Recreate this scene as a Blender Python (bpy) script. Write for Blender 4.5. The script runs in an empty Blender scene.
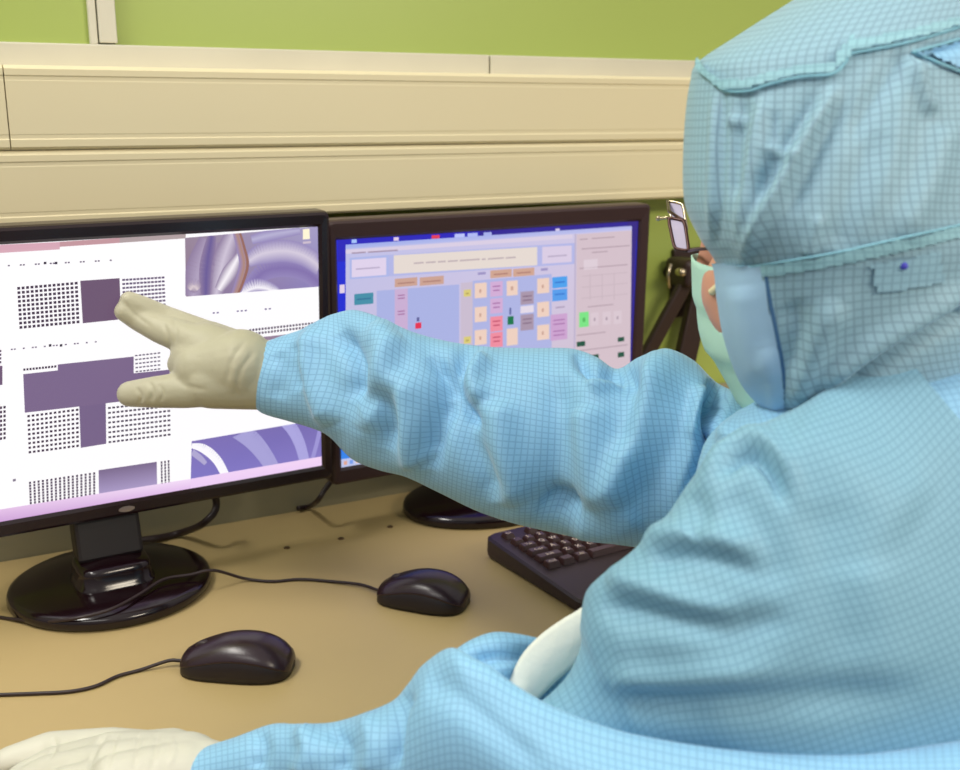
import bpy, bmesh, math, random
from mathutils import Vector, Matrix, noise
from mathutils.bvhtree import BVHTree

SC = bpy.context.scene
COL = SC.collection
PI = math.pi
# ------------------------------------------------------------------ camera
DESK = 0.75
F = 1100.0
CAM = Vector((0, 0, DESK + 0.484))
PITCH = math.atan(272 / F)
cam_data = bpy.data.cameras.new('camera')
cam = bpy.data.objects.new('camera', cam_data)
COL.objects.link(cam)
cam.location = CAM
cam.rotation_euler = (PI / 2 - PITCH, 0, 0)
cam_data.sensor_width = 36
cam_data.lens = 36 * F / 960
cam_data.clip_start = 0.02
cam_data.dof.use_dof = True
cam_data.dof.focus_distance = 0.95
cam_data.dof.aperture_fstop = 7.5
SC.camera = cam
# ------------------------------------------------------------------ world, lamps, exposure
SC.view_settings.view_transform = 'Standard'
SC.view_settings.look = 'None'
SC.view_settings.gamma = 1.0
SC.view_settings.use_curve_mapping = False
SC.view_settings.exposure = 0.0
world = bpy.data.worlds.new('world')
SC.world = world
world.use_nodes = True
wb = world.node_tree.nodes['Background']
# the unseen rest of the room: pale ceiling, duller walls, dark floor
_N, _L = world.node_tree.nodes, world.node_tree.links
_tc = _N.new('ShaderNodeTexCoord')
_sp = _N.new('ShaderNodeSeparateXYZ')
_L.new(_tc.outputs['Generated'], _sp.inputs[0])
_mr = _N.new('ShaderNodeMapRange')
_mr.inputs[1].default_value, _mr.inputs[2].default_value = -1.0, 1.0
_L.new(_sp.outputs[2], _mr.inputs[0])
_cr = _N.new('ShaderNodeValToRGB')
_cr.color_ramp.elements[0].position = 0.30
_cr.color_ramp.elements[0].color = (0.16, 0.15, 0.15, 1)
_cr.color_ramp.elements[1].position = 0.92
_cr.color_ramp.elements[1].color = (1.0, 0.98, 0.95, 1)
_e = _cr.color_ramp.elements.new(0.55)
_e.color = (0.40, 0.39, 0.40, 1)
_L.new(_mr.outputs[0], _cr.inputs[0])
_L.new(_cr.outputs[0], wb.inputs[0])
wb.inputs[1].default_value = 0.76


def area(name, loc, target, sx, sy, power, color):
    l = bpy.data.lights.new(name, 'AREA')
    l.shape = 'RECTANGLE'
    l.size, l.size_y = sx, sy
    l.energy = power
    l.color = color
    o = bpy.data.objects.new(name, l)
    COL.objects.link(o)
    o.location = loc
    o.rotation_euler = (Vector(target) - Vector(loc)).to_track_quat('-Z', 'Y').to_euler()
    return o


area('ceiling_lamp', (-1.0, 0.65, 2.65), (0.1, 0.8, 0.9), 1.2, 0.30, 34, (1.0, 0.97, 0.90))
area('ceiling_lamp', (-0.6, -0.9, 2.75), (-0.4, 0.4, 0.6), 1.2, 0.30, 9, (1.0, 0.97, 0.92))
area('ceiling_lamp', (1.7, -0.5, 2.2), (0.35, 1.5, 1.0), 1.2, 0.30, 34, (1.0, 0.88, 0.70))


# ------------------------------------------------------------------ helpers
CP, SP = math.cos(PITCH), math.sin(PITCH)


def ray(px, py):
    """direction (per unit of optical depth) towards a photograph pixel"""
    u, v = (px - 480) / F, (py - 385) / F
    return Vector((u, CP - v * SP, -SP - v * CP))


def V(px, py, d):
    return CAM + ray(px, py) * d


def on_z(px, py, z=DESK):
    r = ray(px, py)
    return CAM + r * ((z - CAM.z) / r.z)


def on_plane(px, py, p0, n):
    r = ray(px, py)
    return CAM + r * ((p0 - CAM).dot(n) / r.dot(n))


def to_px(p):
    q = p - CAM
    d = q.y * CP - q.z * SP
    up = q.y * SP + q.z * CP
    return 480 + F * q.x / d, 385 - F * up / d


def lin(c):
    out = []
    for x in c[:3]:
        x = x / 255.0
        out.append(x / 12.92 if x <= 0.04045 else ((x + 0.055) / 1.055) ** 2.4)
    return (out[0], out[1], out[2], 1.0)


def smooth(x, a, b):
    t = max(0.0, min(1.0, (x - a) / (b - a)))
    return t * t * (3 - 2 * t)


def new_mat(name):
    m = bpy.data.materials.new(name)
    m.use_nodes = True
    return m, m.node_tree.nodes, m.node_tree.links, m.node_tree.nodes['Principled BSDF']


def mat(name, rgb, rough=0.5, metal=0.0, var=0.06, scale=30.0, bump=0.0, bscale=300.0, coat=0.0, spec=0.5):
    m, N, L, b = new_mat(name)
    tc = N.new('ShaderNodeTexCoord')
    nz = N.new('ShaderNodeTexNoise')
    nz.inputs['Scale'].default_value = scale
    nz.inputs['Detail'].default_value = 4
    L.new(tc.outputs['Object'], nz.inputs['Vector'])
    mx = N.new('ShaderNodeMix')
    mx.data_type = 'RGBA'
    c = lin(rgb)
    mx.inputs[6].default_value = tuple(max(0, x * (1 - var)) for x in c[:3]) + (1,)
    mx.inputs[7].default_value = tuple(min(1, x * (1 + var)) for x in c[:3]) + (1,)
    L.new(nz.outputs['Fac'], mx.inputs[0])
    L.new(mx.outputs[2], b.inputs['Base Color'])
    b.inputs['Roughness'].default_value = rough
    b.inputs['Metallic'].default_value = metal
    b.inputs['Coat Weight'].default_value = coat
    b.inputs['Specular IOR Level'].default_value = spec
    if bump:
        n2 = N.new('ShaderNodeTexNoise')
        n2.inputs['Scale'].default_value = bscale
        L.new(tc.outputs['Object'], n2.inputs['Vector'])
        bp = N.new('ShaderNodeBump')
        bp.inputs['Strength'].default_value = bump
        bp.inputs['Distance'].default_value = 0.002
        L.new(n2.outputs['Fac'], bp.inputs['Height'])
        L.new(bp.outputs['Normal'], b.inputs['Normal'])
    return m


def grid_mat(name, base, line, pitch=0.0055, rot=0.0, amount=0.75, rough=0.6):
    """clean-room cloth: light ground with a woven grid of dark carbon threads"""
    m, N, L, b = new_mat(name)
    uv = N.new('ShaderNodeUVMap')
    uv.uv_map = 'UVMap'
    mp = N.new('ShaderNodeMapping')
    mp.inputs['Rotation'].default_value = (0, 0, rot)
    mp.inputs['Scale'].default_value = (1 / pitch, 1 / pitch, 1)
    L.new(uv.outputs[0], mp.inputs['Vector'])
    sep = N.new('ShaderNodeSeparateXYZ')
    L.new(mp.outputs[0], sep.inputs[0])

    def math_(op, a, bv=None):
        n = N.new('ShaderNodeMath')
        n.operation = op
        for i, v in enumerate((a, bv)):
            if v is None:
                continue
            if isinstance(v, (int, float)):
                n.inputs[i].default_value = v
            else:
                L.new(v, n.inputs[i])
        return n.outputs[0]
    ls = []
    for k in (0, 1):
        t = math_('PINGPONG', sep.outputs[k], 0.5)          # 0 on the thread, 0.5 between threads
        ls.append(math_('MAXIMUM', math_('SUBTRACT', 1.0, math_('MULTIPLY', t, 6.5)), 0.0))
    g = math_('MULTIPLY', math_('MAXIMUM', ls[0], ls[1]), amount)
    nz = N.new('ShaderNodeTexNoise')
    nz.inputs['Scale'].default_value = 14
    nz.inputs['Detail'].default_value = 5
    tc = N.new('ShaderNodeTexCoord')
    L.new(tc.outputs['Object'], nz.inputs['Vector'])
    c = lin(base)
    mx0 = N.new('ShaderNodeMix')
    mx0.data_type = 'RGBA'
    mx0.inputs[6].default_value = tuple(x * 0.93 for x in c[:3]) + (1,)
    mx0.inputs[7].default_value = tuple(min(1, x * 1.05) for x in c[:3]) + (1,)
    L.new(nz.outputs['Fac'], mx0.inputs[0])
    mx = N.new('ShaderNodeMix')
    mx.data_type = 'RGBA'
    L.new(g, mx.inputs[0])
    L.new(mx0.outputs[2], mx.inputs[6])
    mx.inputs[7].default_value = lin(line)
    L.new(mx.outputs[2], b.inputs['Base Color'])
    b.inputs['Roughness'].default_value = rough
    b.inputs['Sheen Weight'].default_value = 0.15
    b.inputs['Sheen Roughness'].default_value = 0.4
    b.inputs['Specular IOR Level'].default_value = 0.35
    n2 = N.new('ShaderNodeTexNoise')
    n2.inputs['Scale'].default_value = 45
    n2.inputs['Detail'].default_value = 3
    L.new(tc.outputs['Object'], n2.inputs['Vector'])
    bp = N.new('ShaderNodeBump')
    bp.inputs['Strength'].default_value = 0.12
    bp.inputs['Distance'].default_value = 0.004
    L.new(n2.outputs['Fac'], bp.inputs['Height'])
    L.new(bp.outputs['Normal'], b.inputs['Normal'])
    return m


def emit_mat(name, strength=1.0):
    m, N, L, b = new_mat(name)
    a = N.new('ShaderNodeVertexColor')
    a.layer_name = 'Col'
    L.new(a.outputs['Color'], b.inputs['Emission Color'])
    b.inputs['Emission Strength'].default_value = strength
    b.inputs['Base Color'].default_value = (0.012, 0.012, 0.014, 1)
    b.inputs['Roughness'].default_value = 0.35
    b.inputs['Specular IOR Level'].default_value = 0.25
    nz = N.new('ShaderNodeTexNoise')
    nz.inputs['Scale'].default_value = 60
    return m


def link(name, mesh, m=None, parent=None):
    o = bpy.data.objects.new(name, mesh)
    COL.objects.link(o)
    if m is not None:
        if isinstance(m, (list, tuple)):
            for x in m:
                mesh.materials.append(x)
        else:
            mesh.materials.append(m)
    if parent is not None:
        o.parent = parent
        o.matrix_parent_inverse = parent.matrix_world.inverted()
    return o


def obj(name, bm, m=None, parent=None, sm=False, at=None):
    """link a bmesh (in world space, or in the space of the matrix `at`)"""
    if at is not None:
        bm.transform(at)
    me = bpy.data.meshes.new(name)
    bm.normal_update()
    bm.to_mesh(me)
    bm.free()
    if sm:
        for p in me.polygons:
            p.use_smooth = True
    return link(name, me, m, parent)


def thing(name, label, cat, loc, group=None):
    o = bpy.data.objects.new(name, None)
    COL.objects.link(o)
    o.location = loc
    o.empty_display_size = 0.05
    o['label'] = label
    o['category'] = cat
    if group:
        o['group'] = group
    bpy.context.view_layer.update()
    return o


def tag(o, label, cat, group=None):
    o['label'] = label
    o['category'] = cat
    if group:
        o['group'] = group
    return o


def frame(o, x, y, z):
    m = Matrix.Identity(4)
    for i, a in enumerate((x, y, z)):
        for r in range(3):
            m[r][i] = a[r]
    for r in range(3):
        m[r][3] = o[r]
    return m


def box(bm, x0, x1, y0, y1, z0, z1, bevel=0.0, seg=2):
    r = bmesh.ops.create_cube(bm, size=1.0)
    vs = r['verts']
    for v in vs:
        v.co = Vector((x0 + (v.co.x + .5) * (x1 - x0), y0 + (v.co.y + .5) * (y1 - y0), z0 + (v.co.z + .5) * (z1 - z0)))
    if bevel > 0:
        es = list({e for v in vs for e in v.link_edges})
        bmesh.ops.bevel(bm, geom=es, offset=bevel, segments=seg, affect='EDGES', profile=0.5)
    return bm


def catmull(pts, n):
    """resample tuples by a Catmull-Rom spline, n samples per span"""
    out = []
    k = len(pts)
    for i in range(k - 1):
        p0 = pts[max(i - 1, 0)]
        p1, p2 = pts[i], pts[i + 1]
        p3 = pts[min(i + 2, k - 1)]
        for j in range(n):
            t = j / n
            out.append(tuple(0.5 * ((2 * b) + (-a + c) * t + (2 * a - 5 * b + 4 * c - d) * t * t + (-a + 3 * b - 3 * c + d) * t ** 3)
                             for a, b, c, d in zip(p0, p1, p2, p3)))
    out.append(tuple(pts[-1]))
    return out


def tube(bm, pts, r, seg=8, cap=True):
    """round tube through world points; r is a number or a list"""
    pts = [Vector(p) for p in pts]
    n = len(pts)
    rings = []
    up = None
    for i, p in enumerate(pts):
        t = (pts[min(i + 1, n - 1)] - pts[max(i - 1, 0)]).normalized()
        if up is None:
            up = t.orthogonal().normalized()
        up = (up - t * up.dot(t)).normalized()
        s = t.cross(up)
        rr = r[i] if isinstance(r, (list, tuple)) else r
        rings.append([bm.verts.new(p + (up * math.cos(2 * PI * k / seg) + s * math.sin(2 * PI * k / seg)) * rr) for k in range(seg)])
    for a, b in zip(rings, rings[1:]):
        for k in range(seg):
            bm.faces.new((a[k], a[(k + 1) % seg], b[(k + 1) % seg], b[k]))
    if cap:
        bm.faces.new(list(reversed(rings[0])))
        bm.faces.new(rings[-1])
    return bm


def lathe(bm, prof, seg=64, sx=1.0, sy=1.0):
    """surface of revolution about Z from (radius, z) pairs"""
    rings = []
    for (r, z) in prof:
        if r <= 1e-6:
            rings.append([bm.verts.new((0, 0, z))])
        else:
            rings.append([bm.verts.new((r * sx * math.cos(2 * PI * k / seg), r * sy * math.sin(2 * PI * k / seg), z)) for k in range(seg)])
    for a, b in zip(rings, rings[1:]):
        for k in range(seg):
            k2 = (k + 1) % seg
            if len(a) == 1:
                bm.faces.new((a[0], b[k2], b[k]))
            elif len(b) == 1:
                bm.faces.new((a[k], a[k2], b[0]))
            else:
                bm.faces.new((a[k], a[k2], b[k2], b[k]))
    return bm


def capsule(bm, p, q, r0, r1, seg=16, squash=None):
    """tapered capsule with round ends"""
    p, q = Vector(p), Vector(q)
    ax = (q - p)
    ln = ax.length
    t = ax.normalized() if ln > 1e-6 else Vector((0, 0, 1))
    pts, rs = [], []
    for k in range(6):
        a = PI / 2 * (1 - k / 5)
        pts.append(p - t * r0 * math.sin(a))
        rs.append(max(r0 * math.cos(a), 0.02 * r0))
    for k in range(6):
        a = PI / 2 * (k / 5)
        pts.append(q + t * r1 * math.sin(a))
        rs.append(max(r1 * math.cos(a), 0.02 * r1))
    if ln < 1e-6:
        pts = pts[:6] + pts[7:]
        rs = rs[:6] + rs[7:]
    tube(bm, pts, rs, seg)


def ellipsoid(bm, c, rx, ry, rz, ax=None, seg=24):
    r = bmesh.ops.create_uvsphere(bm, u_segments=seg, v_segments=seg // 2, radius=1.0)
    M = ax if ax is not None else Matrix.Identity(3)
    for v in r['verts']:
        v.co = Vector(c) + M @ Vector((v.co.x * rx, v.co.y * ry, v.co.z * rz))


def remeshed(name, bm, voxel, m, parent, smooth_it=6):
    """fuse a set of overlapping solids into one continuous skin"""
    me = bpy.data.meshes.new(name + '_src')
    bm.to_mesh(me)
    bm.free()
    tmp = bpy.data.objects.new(name + '_src', me)
    COL.objects.link(tmp)
    md = tmp.modifiers.new('remesh', 'REMESH')
    md.mode = 'VOXEL'
    md.voxel_size = voxel
    sm_ = tmp.modifiers.new('smooth', 'SMOOTH')
    sm_.factor = 0.6
    sm_.iterations = smooth_it
    bpy.context.view_layer.update()
    dg = bpy.context.evaluated_depsgraph_get()
    res = bpy.data.meshes.new_from_object(tmp.evaluated_get(dg))
    bpy.data.objects.remove(tmp)
    bpy.data.meshes.remove(me)
    res.name = name
    for p in res.polygons:
        p.use_smooth = True
    return link(name, res, m, parent)


# ------------------------------------------------------------------ materials
M_green = mat('green_wall_paint', (164, 182, 92), rough=0.35, var=0.04, scale=3)
M_alu = mat('brushed_aluminium', (206, 202, 184), rough=0.45, metal=0.15, var=0.10, scale=8)
M_cream = mat('cream_plastic', (222, 211, 174), rough=0.42, var=0.025, scale=5)
M_upstand = mat('grey_beige_board', (150, 144, 116), rough=0.5, var=0.04, scale=8)
M_groove = mat('grey_joint', (120, 108, 84), rough=0.7)
M_desk = mat('tan_laminate', (180, 157, 108), rough=0.5, var=0.05, scale=9, bump=0.05, bscale=900)
M_deskedge = mat('dark_edge_band', (70, 52, 42), rough=0.5)
M_steel = mat('grey_steel', (120, 115, 108), rough=0.4, metal=0.8)
M_floor = mat('grey_vinyl', (150, 150, 145), rough=0.5, var=0.08, scale=20)
M_black = mat('black_gloss_plastic', (24, 10, 14), rough=0.16, var=0.1, spec=0.5)
M_bezel = mat('black_bezel_plastic', (30, 13, 18), rough=0.25, var=0.1)
M_bezel2 = mat('brown_black_bezel_plastic', (52, 31, 32), rough=0.4, var=0.1)
M_shell = mat('black_matt_plastic', (22, 12, 15), rough=0.5, bump=0.1, bscale=1500)
M_mouse = mat('black_satin_plastic', (38, 20, 28), rough=0.27, var=0.08, bump=0.03, bscale=2500)
M_mouse_side = mat('black_side_plastic', (24, 14, 18), rough=0.4)
M_cable = mat('black_cable_rubber', (40, 25, 26), rough=0.5)
M_key = mat('dark_key_plastic', (64, 42, 40), rough=0.25, var=0.1)
M_kbd = mat('dark_keyboard_plastic', (42, 28, 33), rough=0.4, var=0.08, bump=0.04, bscale=2500)
M_legend = mat('pale_legend_print', (225, 205, 185), rough=0.5)
M_logo = mat('grey_logo_print', (150, 140, 140), rough=0.3, metal=0.5)
M_screw = mat('dark_screw_metal', (96, 74, 50), rough=0.4, metal=0.5)
M_cloth = grid_mat('blue_grid_cloth', (144, 196, 230), (80, 128, 176), 0.0047, amount=0.46)
M_cloth_bias_shaded = grid_mat('blue_grid_cloth_bias_shaded', (130, 177, 200), (78, 122, 154), 0.0047, rot=math.radians(6), amount=0.5)  # same suit cloth, base darkened to paint in shade on the near sleeve
M_hood = grid_mat('blue_grid_hood_cloth', (146, 184, 202), (84, 108, 132), 0.0053, amount=0.55)
M_hoodband = grid_mat('blue_grid_band_cloth', (146, 194, 208), (84, 124, 148), 0.0053, amount=0.5)
M_crown = grid_mat('blue_grid_crown_cloth', (150, 192, 212), (88, 120, 148), 0.0053, amount=0.5)
M_plain = mat('plain_blue_tricot', (158, 196, 228), rough=0.75, var=0.05, scale=60, bump=0.15, bscale=900)
M_seam = mat('blue_seam_thread', (136, 196, 216), rough=0.7)
M_seamdark = mat('dark_blue_seam_thread', (60, 105, 150), rough=0.7)
M_glove = mat('white_latex', (202, 200, 186), rough=0.55, var=0.05, scale=25, bump=0.25, bscale=120)
M_glove2 = mat('grey_cream_latex', (180, 176, 150), rough=0.55, var=0.06, scale=25, bump=0.25, bscale=120)
M_skin = mat('skin', (206, 150, 128), rough=0.5, var=0.06, scale=40)
M_hair = mat('dark_brows', (40, 28, 22), rough=0.7)
M_mask = mat('pale_green_nonwoven', (180, 222, 208), rough=0.8, var=0.05, scale=50, bump=0.2, bscale=900)
M_loop = mat('cream_elastic', (226, 214, 176), rough=0.8)
M_white = mat('white_cloth', (232, 234, 222), rough=0.8, var=0.05, scale=60, bump=0.3, bscale=200)
M_rim = mat('dark_metal_rim', (74, 48, 44), rough=0.3, metal=0.6)
M_gold = mat('bright_metal_wire', (190, 176, 150), rough=0.25, metal=0.9)
M_arm = mat('brown_black_painted_steel', (46, 28, 26), rough=0.45)
M_eye = mat('eye_white', (225, 220, 215), rough=0.2)
M_screen = emit_mat('left_screen_picture', 1.0)
M_screen2 = emit_mat('right_screen_picture', 0.95)
M_lens, _N, _L, _b = new_mat('spectacle_glass_reflection_tint')
_b.inputs['Base Color'].default_value = lin((196, 186, 220))  # lilac base stands in for the bright screen reflected in the lenses
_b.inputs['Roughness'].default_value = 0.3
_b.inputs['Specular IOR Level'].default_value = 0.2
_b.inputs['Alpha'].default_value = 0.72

# ------------------------------------------------------------------ setting: wall, floor
WY = math.radians(62)
WU = Vector((math.sin(WY), math.cos(WY), 0))        # along the wall, to the right and away
WN = Vector((math.cos(WY), -math.sin(WY), 0))       # out of the wall, into the room
W0 = Vector((-0.387, 1.228, 0))
Z = Vector((0, 0, 1))
WF = frame(W0, WU, WN, Z)                           # local x along, y out, z up
WFI = WF.inverted()


def wall_pt(px, py, off):
    """local wall coordinates of a pixel on the plane `off` in front of the wall"""
    return WFI @ on_plane(px, py, W0 + WN * off, WN)


bm = bmesh.new()
box(bm, -1.6, 2.6, -0.08, 0.0, 0, 2.6)
o = obj('wall_back', bm, M_green, at=WF)
o['kind'] = 'structure'
bm = bmesh.new()
box(bm, -1.6, 2.6, 0.0, 3.2, -0.05, 0.0)
o = obj('floor', bm, M_floor, at=WF)
o['kind'] = 'structure'

z_strip_t = wall_pt(0, 41.5, 0.012).z
z_tr_top = wall_pt(0, 64, 0.055).z
z_tr_mid = wall_pt(0, 151, 0.055).z
z_tr_bot = wall_pt(0, 228.5, 0.055).z
# horizontal aluminium strip under the green panels
bm = bmesh.new()
xj = wall_pt(490, 66, 0.012).x
box(bm, -1.6, xj - 0.0008, 0.0, 0.012, z_tr_top - 0.01, z_strip_t, 0.0015)
box(bm, xj + 0.0008, 2.6, 0.0, 0.012, z_tr_top - 0.01, z_strip_t, 0.0015)
o = obj('trim_1', bm, M_alu, at=WF)
o['kind'] = 'structure'
# vertical aluminium joint between the green panels
xa, xb, xc = wall_pt(89, 20, 0.01).x, wall_pt(97.5, 20, 0.01).x, wall_pt(116, 20, 0.01).x
bm = bmesh.new()
box(bm, xa, xb - 0.0006, 0.0, 0.008, z_strip_t, 2.6, 0.001)
box(bm, xb + 0.0006, xc, 0.0, 0.011, z_strip_t + 0.0015, 2.6, 0.001)
o = obj('trim_2', bm, M_alu, at=WF)
o['kind'] = 'structure'

# low grey-beige upstand where the desk meets the wall
bm = bmesh.new()
box(bm, -1.2, 1.7, 0.0, 0.008, DESK - 0.03, DESK + 0.085, 0.0015)
o = obj('trim_3', bm, M_upstand, at=WF)
o['kind'] = 'structure'

# ------------------------------------------------------------------ cable trunking along the wall
tr = thing('cable_trunking', 'long cream plastic cable trunking with two lids, fixed along the green wall above the monitors', 'trunking', W0 + Z * z_tr_bot)


def profile(bm, prof, x0, x1):
    """extrude a closed (y, z) outline along local x"""
    a = [bm.verts.new((x0, y, z)) for y, z in prof]
    b = [bm.verts.new((x1, y, z)) for y, z in prof]
    n = len(prof)
    for i in range(n):
        j = (i + 1) % n
        bm.faces.new((a[i], a[j], b[j], b[i]))
    bm.faces.new(list(reversed(a)))
    bm.faces.new(b)
    bmesh.ops.recalc_face_normals(bm, faces=bm.faces[:])


def lid(z0, z1):
    """cross-section of a trunking lid, with its raised and stepped long edges"""
    h = z1 - z0
    return [(0.042, z0), (0.053, z0 + 0.0005), (0.056, z0 + 0.003), (0.056, z0 + 0.010), (0.0551, z0 + 0.0112), (0.0551, z0 + 0.0146),
            (0.0554, z0 + 0.0155), (0.0554, z1 - 0.0155), (0.0551, z1 - 0.0146), (0.0551, z1 - 0.0112), (0.056, z1 - 0.010),
            (0.056, z1 - 0.004), (0.053, z1 - 0.0005), (0.042, z1)]


bm = bmesh.new()
profile(bm, [(0, z_tr_bot), (0.050, z_tr_bot), (0.050, z_tr_mid - 0.0004), (0.047, z_tr_mid - 0.0004), (0.047, z_tr_mid + 0.0004), (0.050, z_tr_mid + 0.0004),
             (0.050, z_tr_top - 0.0005), (0, z_tr_top - 0.0005)], -1.6, 2.6)
obj('trunking_back', bm, M_cream, tr, at=WF)
xj2 = wall_pt(6, 100, 0.055).x
bm = bmesh.new()
profile(bm, lid(z_tr_mid + 0.0006, z_tr_top), -1.6, xj2 - 0.0006)
obj('trunking_lid', bm, M_cream, tr, at=WF)
bm = bmesh.new()
profile(bm, lid(z_tr_mid + 0.0006, z_tr_top), xj2 + 0.0006, 2.6)
obj('trunking_lid', bm, M_cream, tr, at=WF)
bm = bmesh.new()
profile(bm, lid(z_tr_bot, z_tr_mid - 0.0006), -1.6, 2.6)
obj('trunking_lid', bm, M_cream, tr, at=WF)

# ------------------------------------------------------------------ desk
desk = thing('desk', 'long tan laminate desk against the green wall, carrying two monitors, a keyboard and mice', 'desk', W0 + WU * 0.3 + WN * 0.3)
bm = bmesh.new()
box(bm, -1.2, 1.7, 0.009, 0.66, DESK - 0.03, DESK, 0.002)
obj('desk_top', bm, M_desk, desk, at=WF)
for lx in (-1.12, 1.62):
    for ly in (0.07, 0.60):
        bm = bmesh.new()
        box(bm, lx - 0.025, lx + 0.025, ly - 0.025, ly + 0.025, 0.0, DESK - 0.03, 0.003)
        obj('leg', bm, M_steel, desk, at=WF)
for sx_, sy_ in ((287, 548), (341, 539), (390, 527)):
    p = on_z(sx_, sy_)
    bm = bmesh.new()
    lathe(bm, [(0.0, 0.0016), (0.0014, 0.0014), (0.0016, 0.0010), (0.0030, 0.0014), (0.0038, 0.0), (0.0, -0.002)], 20)
    obj('desk_screw', bm, M_screw, desk, True, at=Matrix.Translation(p))


# ------------------------------------------------------------------ monitors
def monitor(name, label, P, yaw, tilt, w, h, bez, bm_bez, base_c, base_r, base_ry, neck_w, group):
    """P: world position of the top-left or top-right corner handed over as the screen's centre"""
    u = Vector((math.sin(yaw), math.cos(yaw), 0))
    n0 = Vector((math.cos(yaw), -math.sin(yaw), 0))
    v = (Z * math.cos(tilt) - n0 * math.sin(tilt)).normalized()
    n = u.cross(v).normalized()
    if n.dot(n0) < 0:
        n = -n
    c = P
    FR = frame(c, u, v, n)                       # x right, y up, z towards the viewer
    t = thing(name, label, 'monitor', Vector((base_c.x, base_c.y, DESK)), group)
    bl, br, bt, bb = bez
    X0, X1, Y0, Y1 = -w / 2 - bl, w / 2 + br, -h / 2 - bb, h / 2 + bt
    # bezel: a rounded picture frame
    b = bmesh.new()
    def loop(x0, x1, y0, y1, z, r, k=5):
        pts = []
        for cx, cy, a0 in ((x1 - r, y1 - r, 0), (x0 + r, y1 - r, 90), (x0 + r, y0 + r, 180), (x1 - r, y0 + r, 270)):
            for i in range(k + 1):
                a = math.radians(a0 + 90 * i / k)
                pts.append(b.verts.new((cx + r * math.cos(a), cy + r * math.sin(a), z)))
        return pts
    lo = [loop(X0, X1, Y0, Y1, -0.022, 0.006), loop(X0, X1, Y0, Y1, -0.002, 0.006), loop(X0 + .0012, X1 - .0012, Y0 + .0012, Y1 - .0012, 0.0024, 0.005),
          loop(X0 + .004, X1 - .004, Y0 + .004, Y1 - .004, 0.004, 0.004), loop(-w / 2 - .003, w / 2 + .003, -h / 2 - .003, h / 2 + .003, 0.0030, 0.001),
          loop(-w / 2, w / 2, -h / 2, h / 2, 0.0, 0.0002), loop(-w / 2, w / 2, -h / 2, h / 2, -0.004, 0.0002)]
    for A, B in zip(lo, lo[1:]):
        m_ = len(A)
        for i in range(m_):
            b.faces.new((A[i], A[(i + 1) % m_], B[(i + 1) % m_], B[i]))
    bmesh.ops.recalc_face_normals(b, faces=b.faces[:])
    obj('bezel', b, bm_bez, t, at=FR)
    # rear housing
    b = bmesh.new()
    box(b, X0 + .003, X1 - .003, Y0 + .003, Y1 - .003, -0.030, -0.0025, 0.004)
    box(b, X0 + .07, X1 - .07, Y0 + .05, Y1 - .06, -0.040, -0.028, 0.008)
    obj('rear_housing', b, M_shell, t, at=FR)
    # stand
    bc = Vector((base_c.x, base_c.y, DESK))
    SF = frame(bc, u, -n0, Z)
    b = bmesh.new()
    lathe(b, [(0, 0.0), (0.96, 0.0), (1.0, 0.004), (1.0, 0.009), (0.985, 0.013), (0.94, 0.0155), (0.55, 0.0185), (0.0, 0.0195)], 96, base_r, base_ry)
    bmesh.ops.recalc_face_normals(b, faces=b.faces[:])
    obj('base', b, M_black, t, True, at=SF)
    b = bmesh.new()                              # raised collar the neck stands in
    lathe(b, [(1.0, 0.016), (1.0, 0.020), (0.94, 0.0215), (0.93, 0.034), (0.90, 0.038), (0.84, 0.040), (0.0, 0.043)], 64, 1.0, 1.0)
    for q in b.verts:
        a_ = math.atan2(q.co.y, q.co.x)
        r_ = math.hypot(q.co.x, q.co.y)
        q.co.x = r_ * neck_w * .60 * math.copysign(abs(math.cos(a_)) ** .45, math.cos(a_))
        q.co.y = r_ * .036 * math.copysign(abs(math.sin(a_)) ** .6, math.sin(a_)) - .008
    bmesh.ops.recalc_face_normals(b, faces=b.faces[:])
    obj('neck_collar', b, M_black, t, True, at=SF)
    top = (FR @ Vector((0, -h / 2 - bb + 0.02, -0.036)))
    b = bmesh.new()
    zt = top.z - DESK + 0.03
    off = (SF.inverted() @ top).y
    box(b, -neck_w / 2, neck_w / 2, -0.014, 0.014, 0.040, zt, 0.004)
    for q in b.verts:
        s = smooth(q.co.z, 0.04, zt)
        q.co.y += off * s
    obj('neck', b, M_shell, t, at=SF)
    return t, FR


VPX_L, VPX_R = 2330.0, 2450.0
# left monitor: right screen edge fixed, width chosen so that the stand is under its middle
yawL, tiltL, hL, wL = 1.0219, -0.0474, 0.268, 0.438
uL = Vector((math.sin(yawL), math.cos(yawL), 0))
nL0 = Vector((math.cos(yawL), -math.sin(yawL), 0))
vL = Z * math.cos(tiltL) - nL0 * math.sin(tiltL)
PL = Vector((-0.17057, 1.1647, DESK + 0.3678)) - uL * wL / 2 - vL * hL / 2
bL = on_z(112, 590)
monL, FL = monitor('monitor', 'black monitor with dotted patterns on a white page, pointed at by a gloved hand', PL, yawL, tiltL, wL, hL,
                   (0.016, 0.0125, 0.0165, 0.016), M_bezel, bL, 0.1015, 0.1, 0.066, 'desk monitors')
s_ = 1.035
yawR, tiltR, wR, hR = 1.0293, -0.0233, 0.408 * s_, 0.255 * s_
uR = Vector((math.sin(yawR), math.cos(yawR), 0))
nR0 = Vector((math.cos(yawR), -math.sin(yawR), 0))
vR = Z * math.cos(tiltR) - nR0 * math.sin(tiltR)
PR = Vector((-0.1520 * s_, 1.16799 * s_, DESK + 0.484 - (0.484 - 0.3534) * s_)) + uR * wR / 2 - vR * hR / 2
bR = on_z(492, 503)
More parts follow.
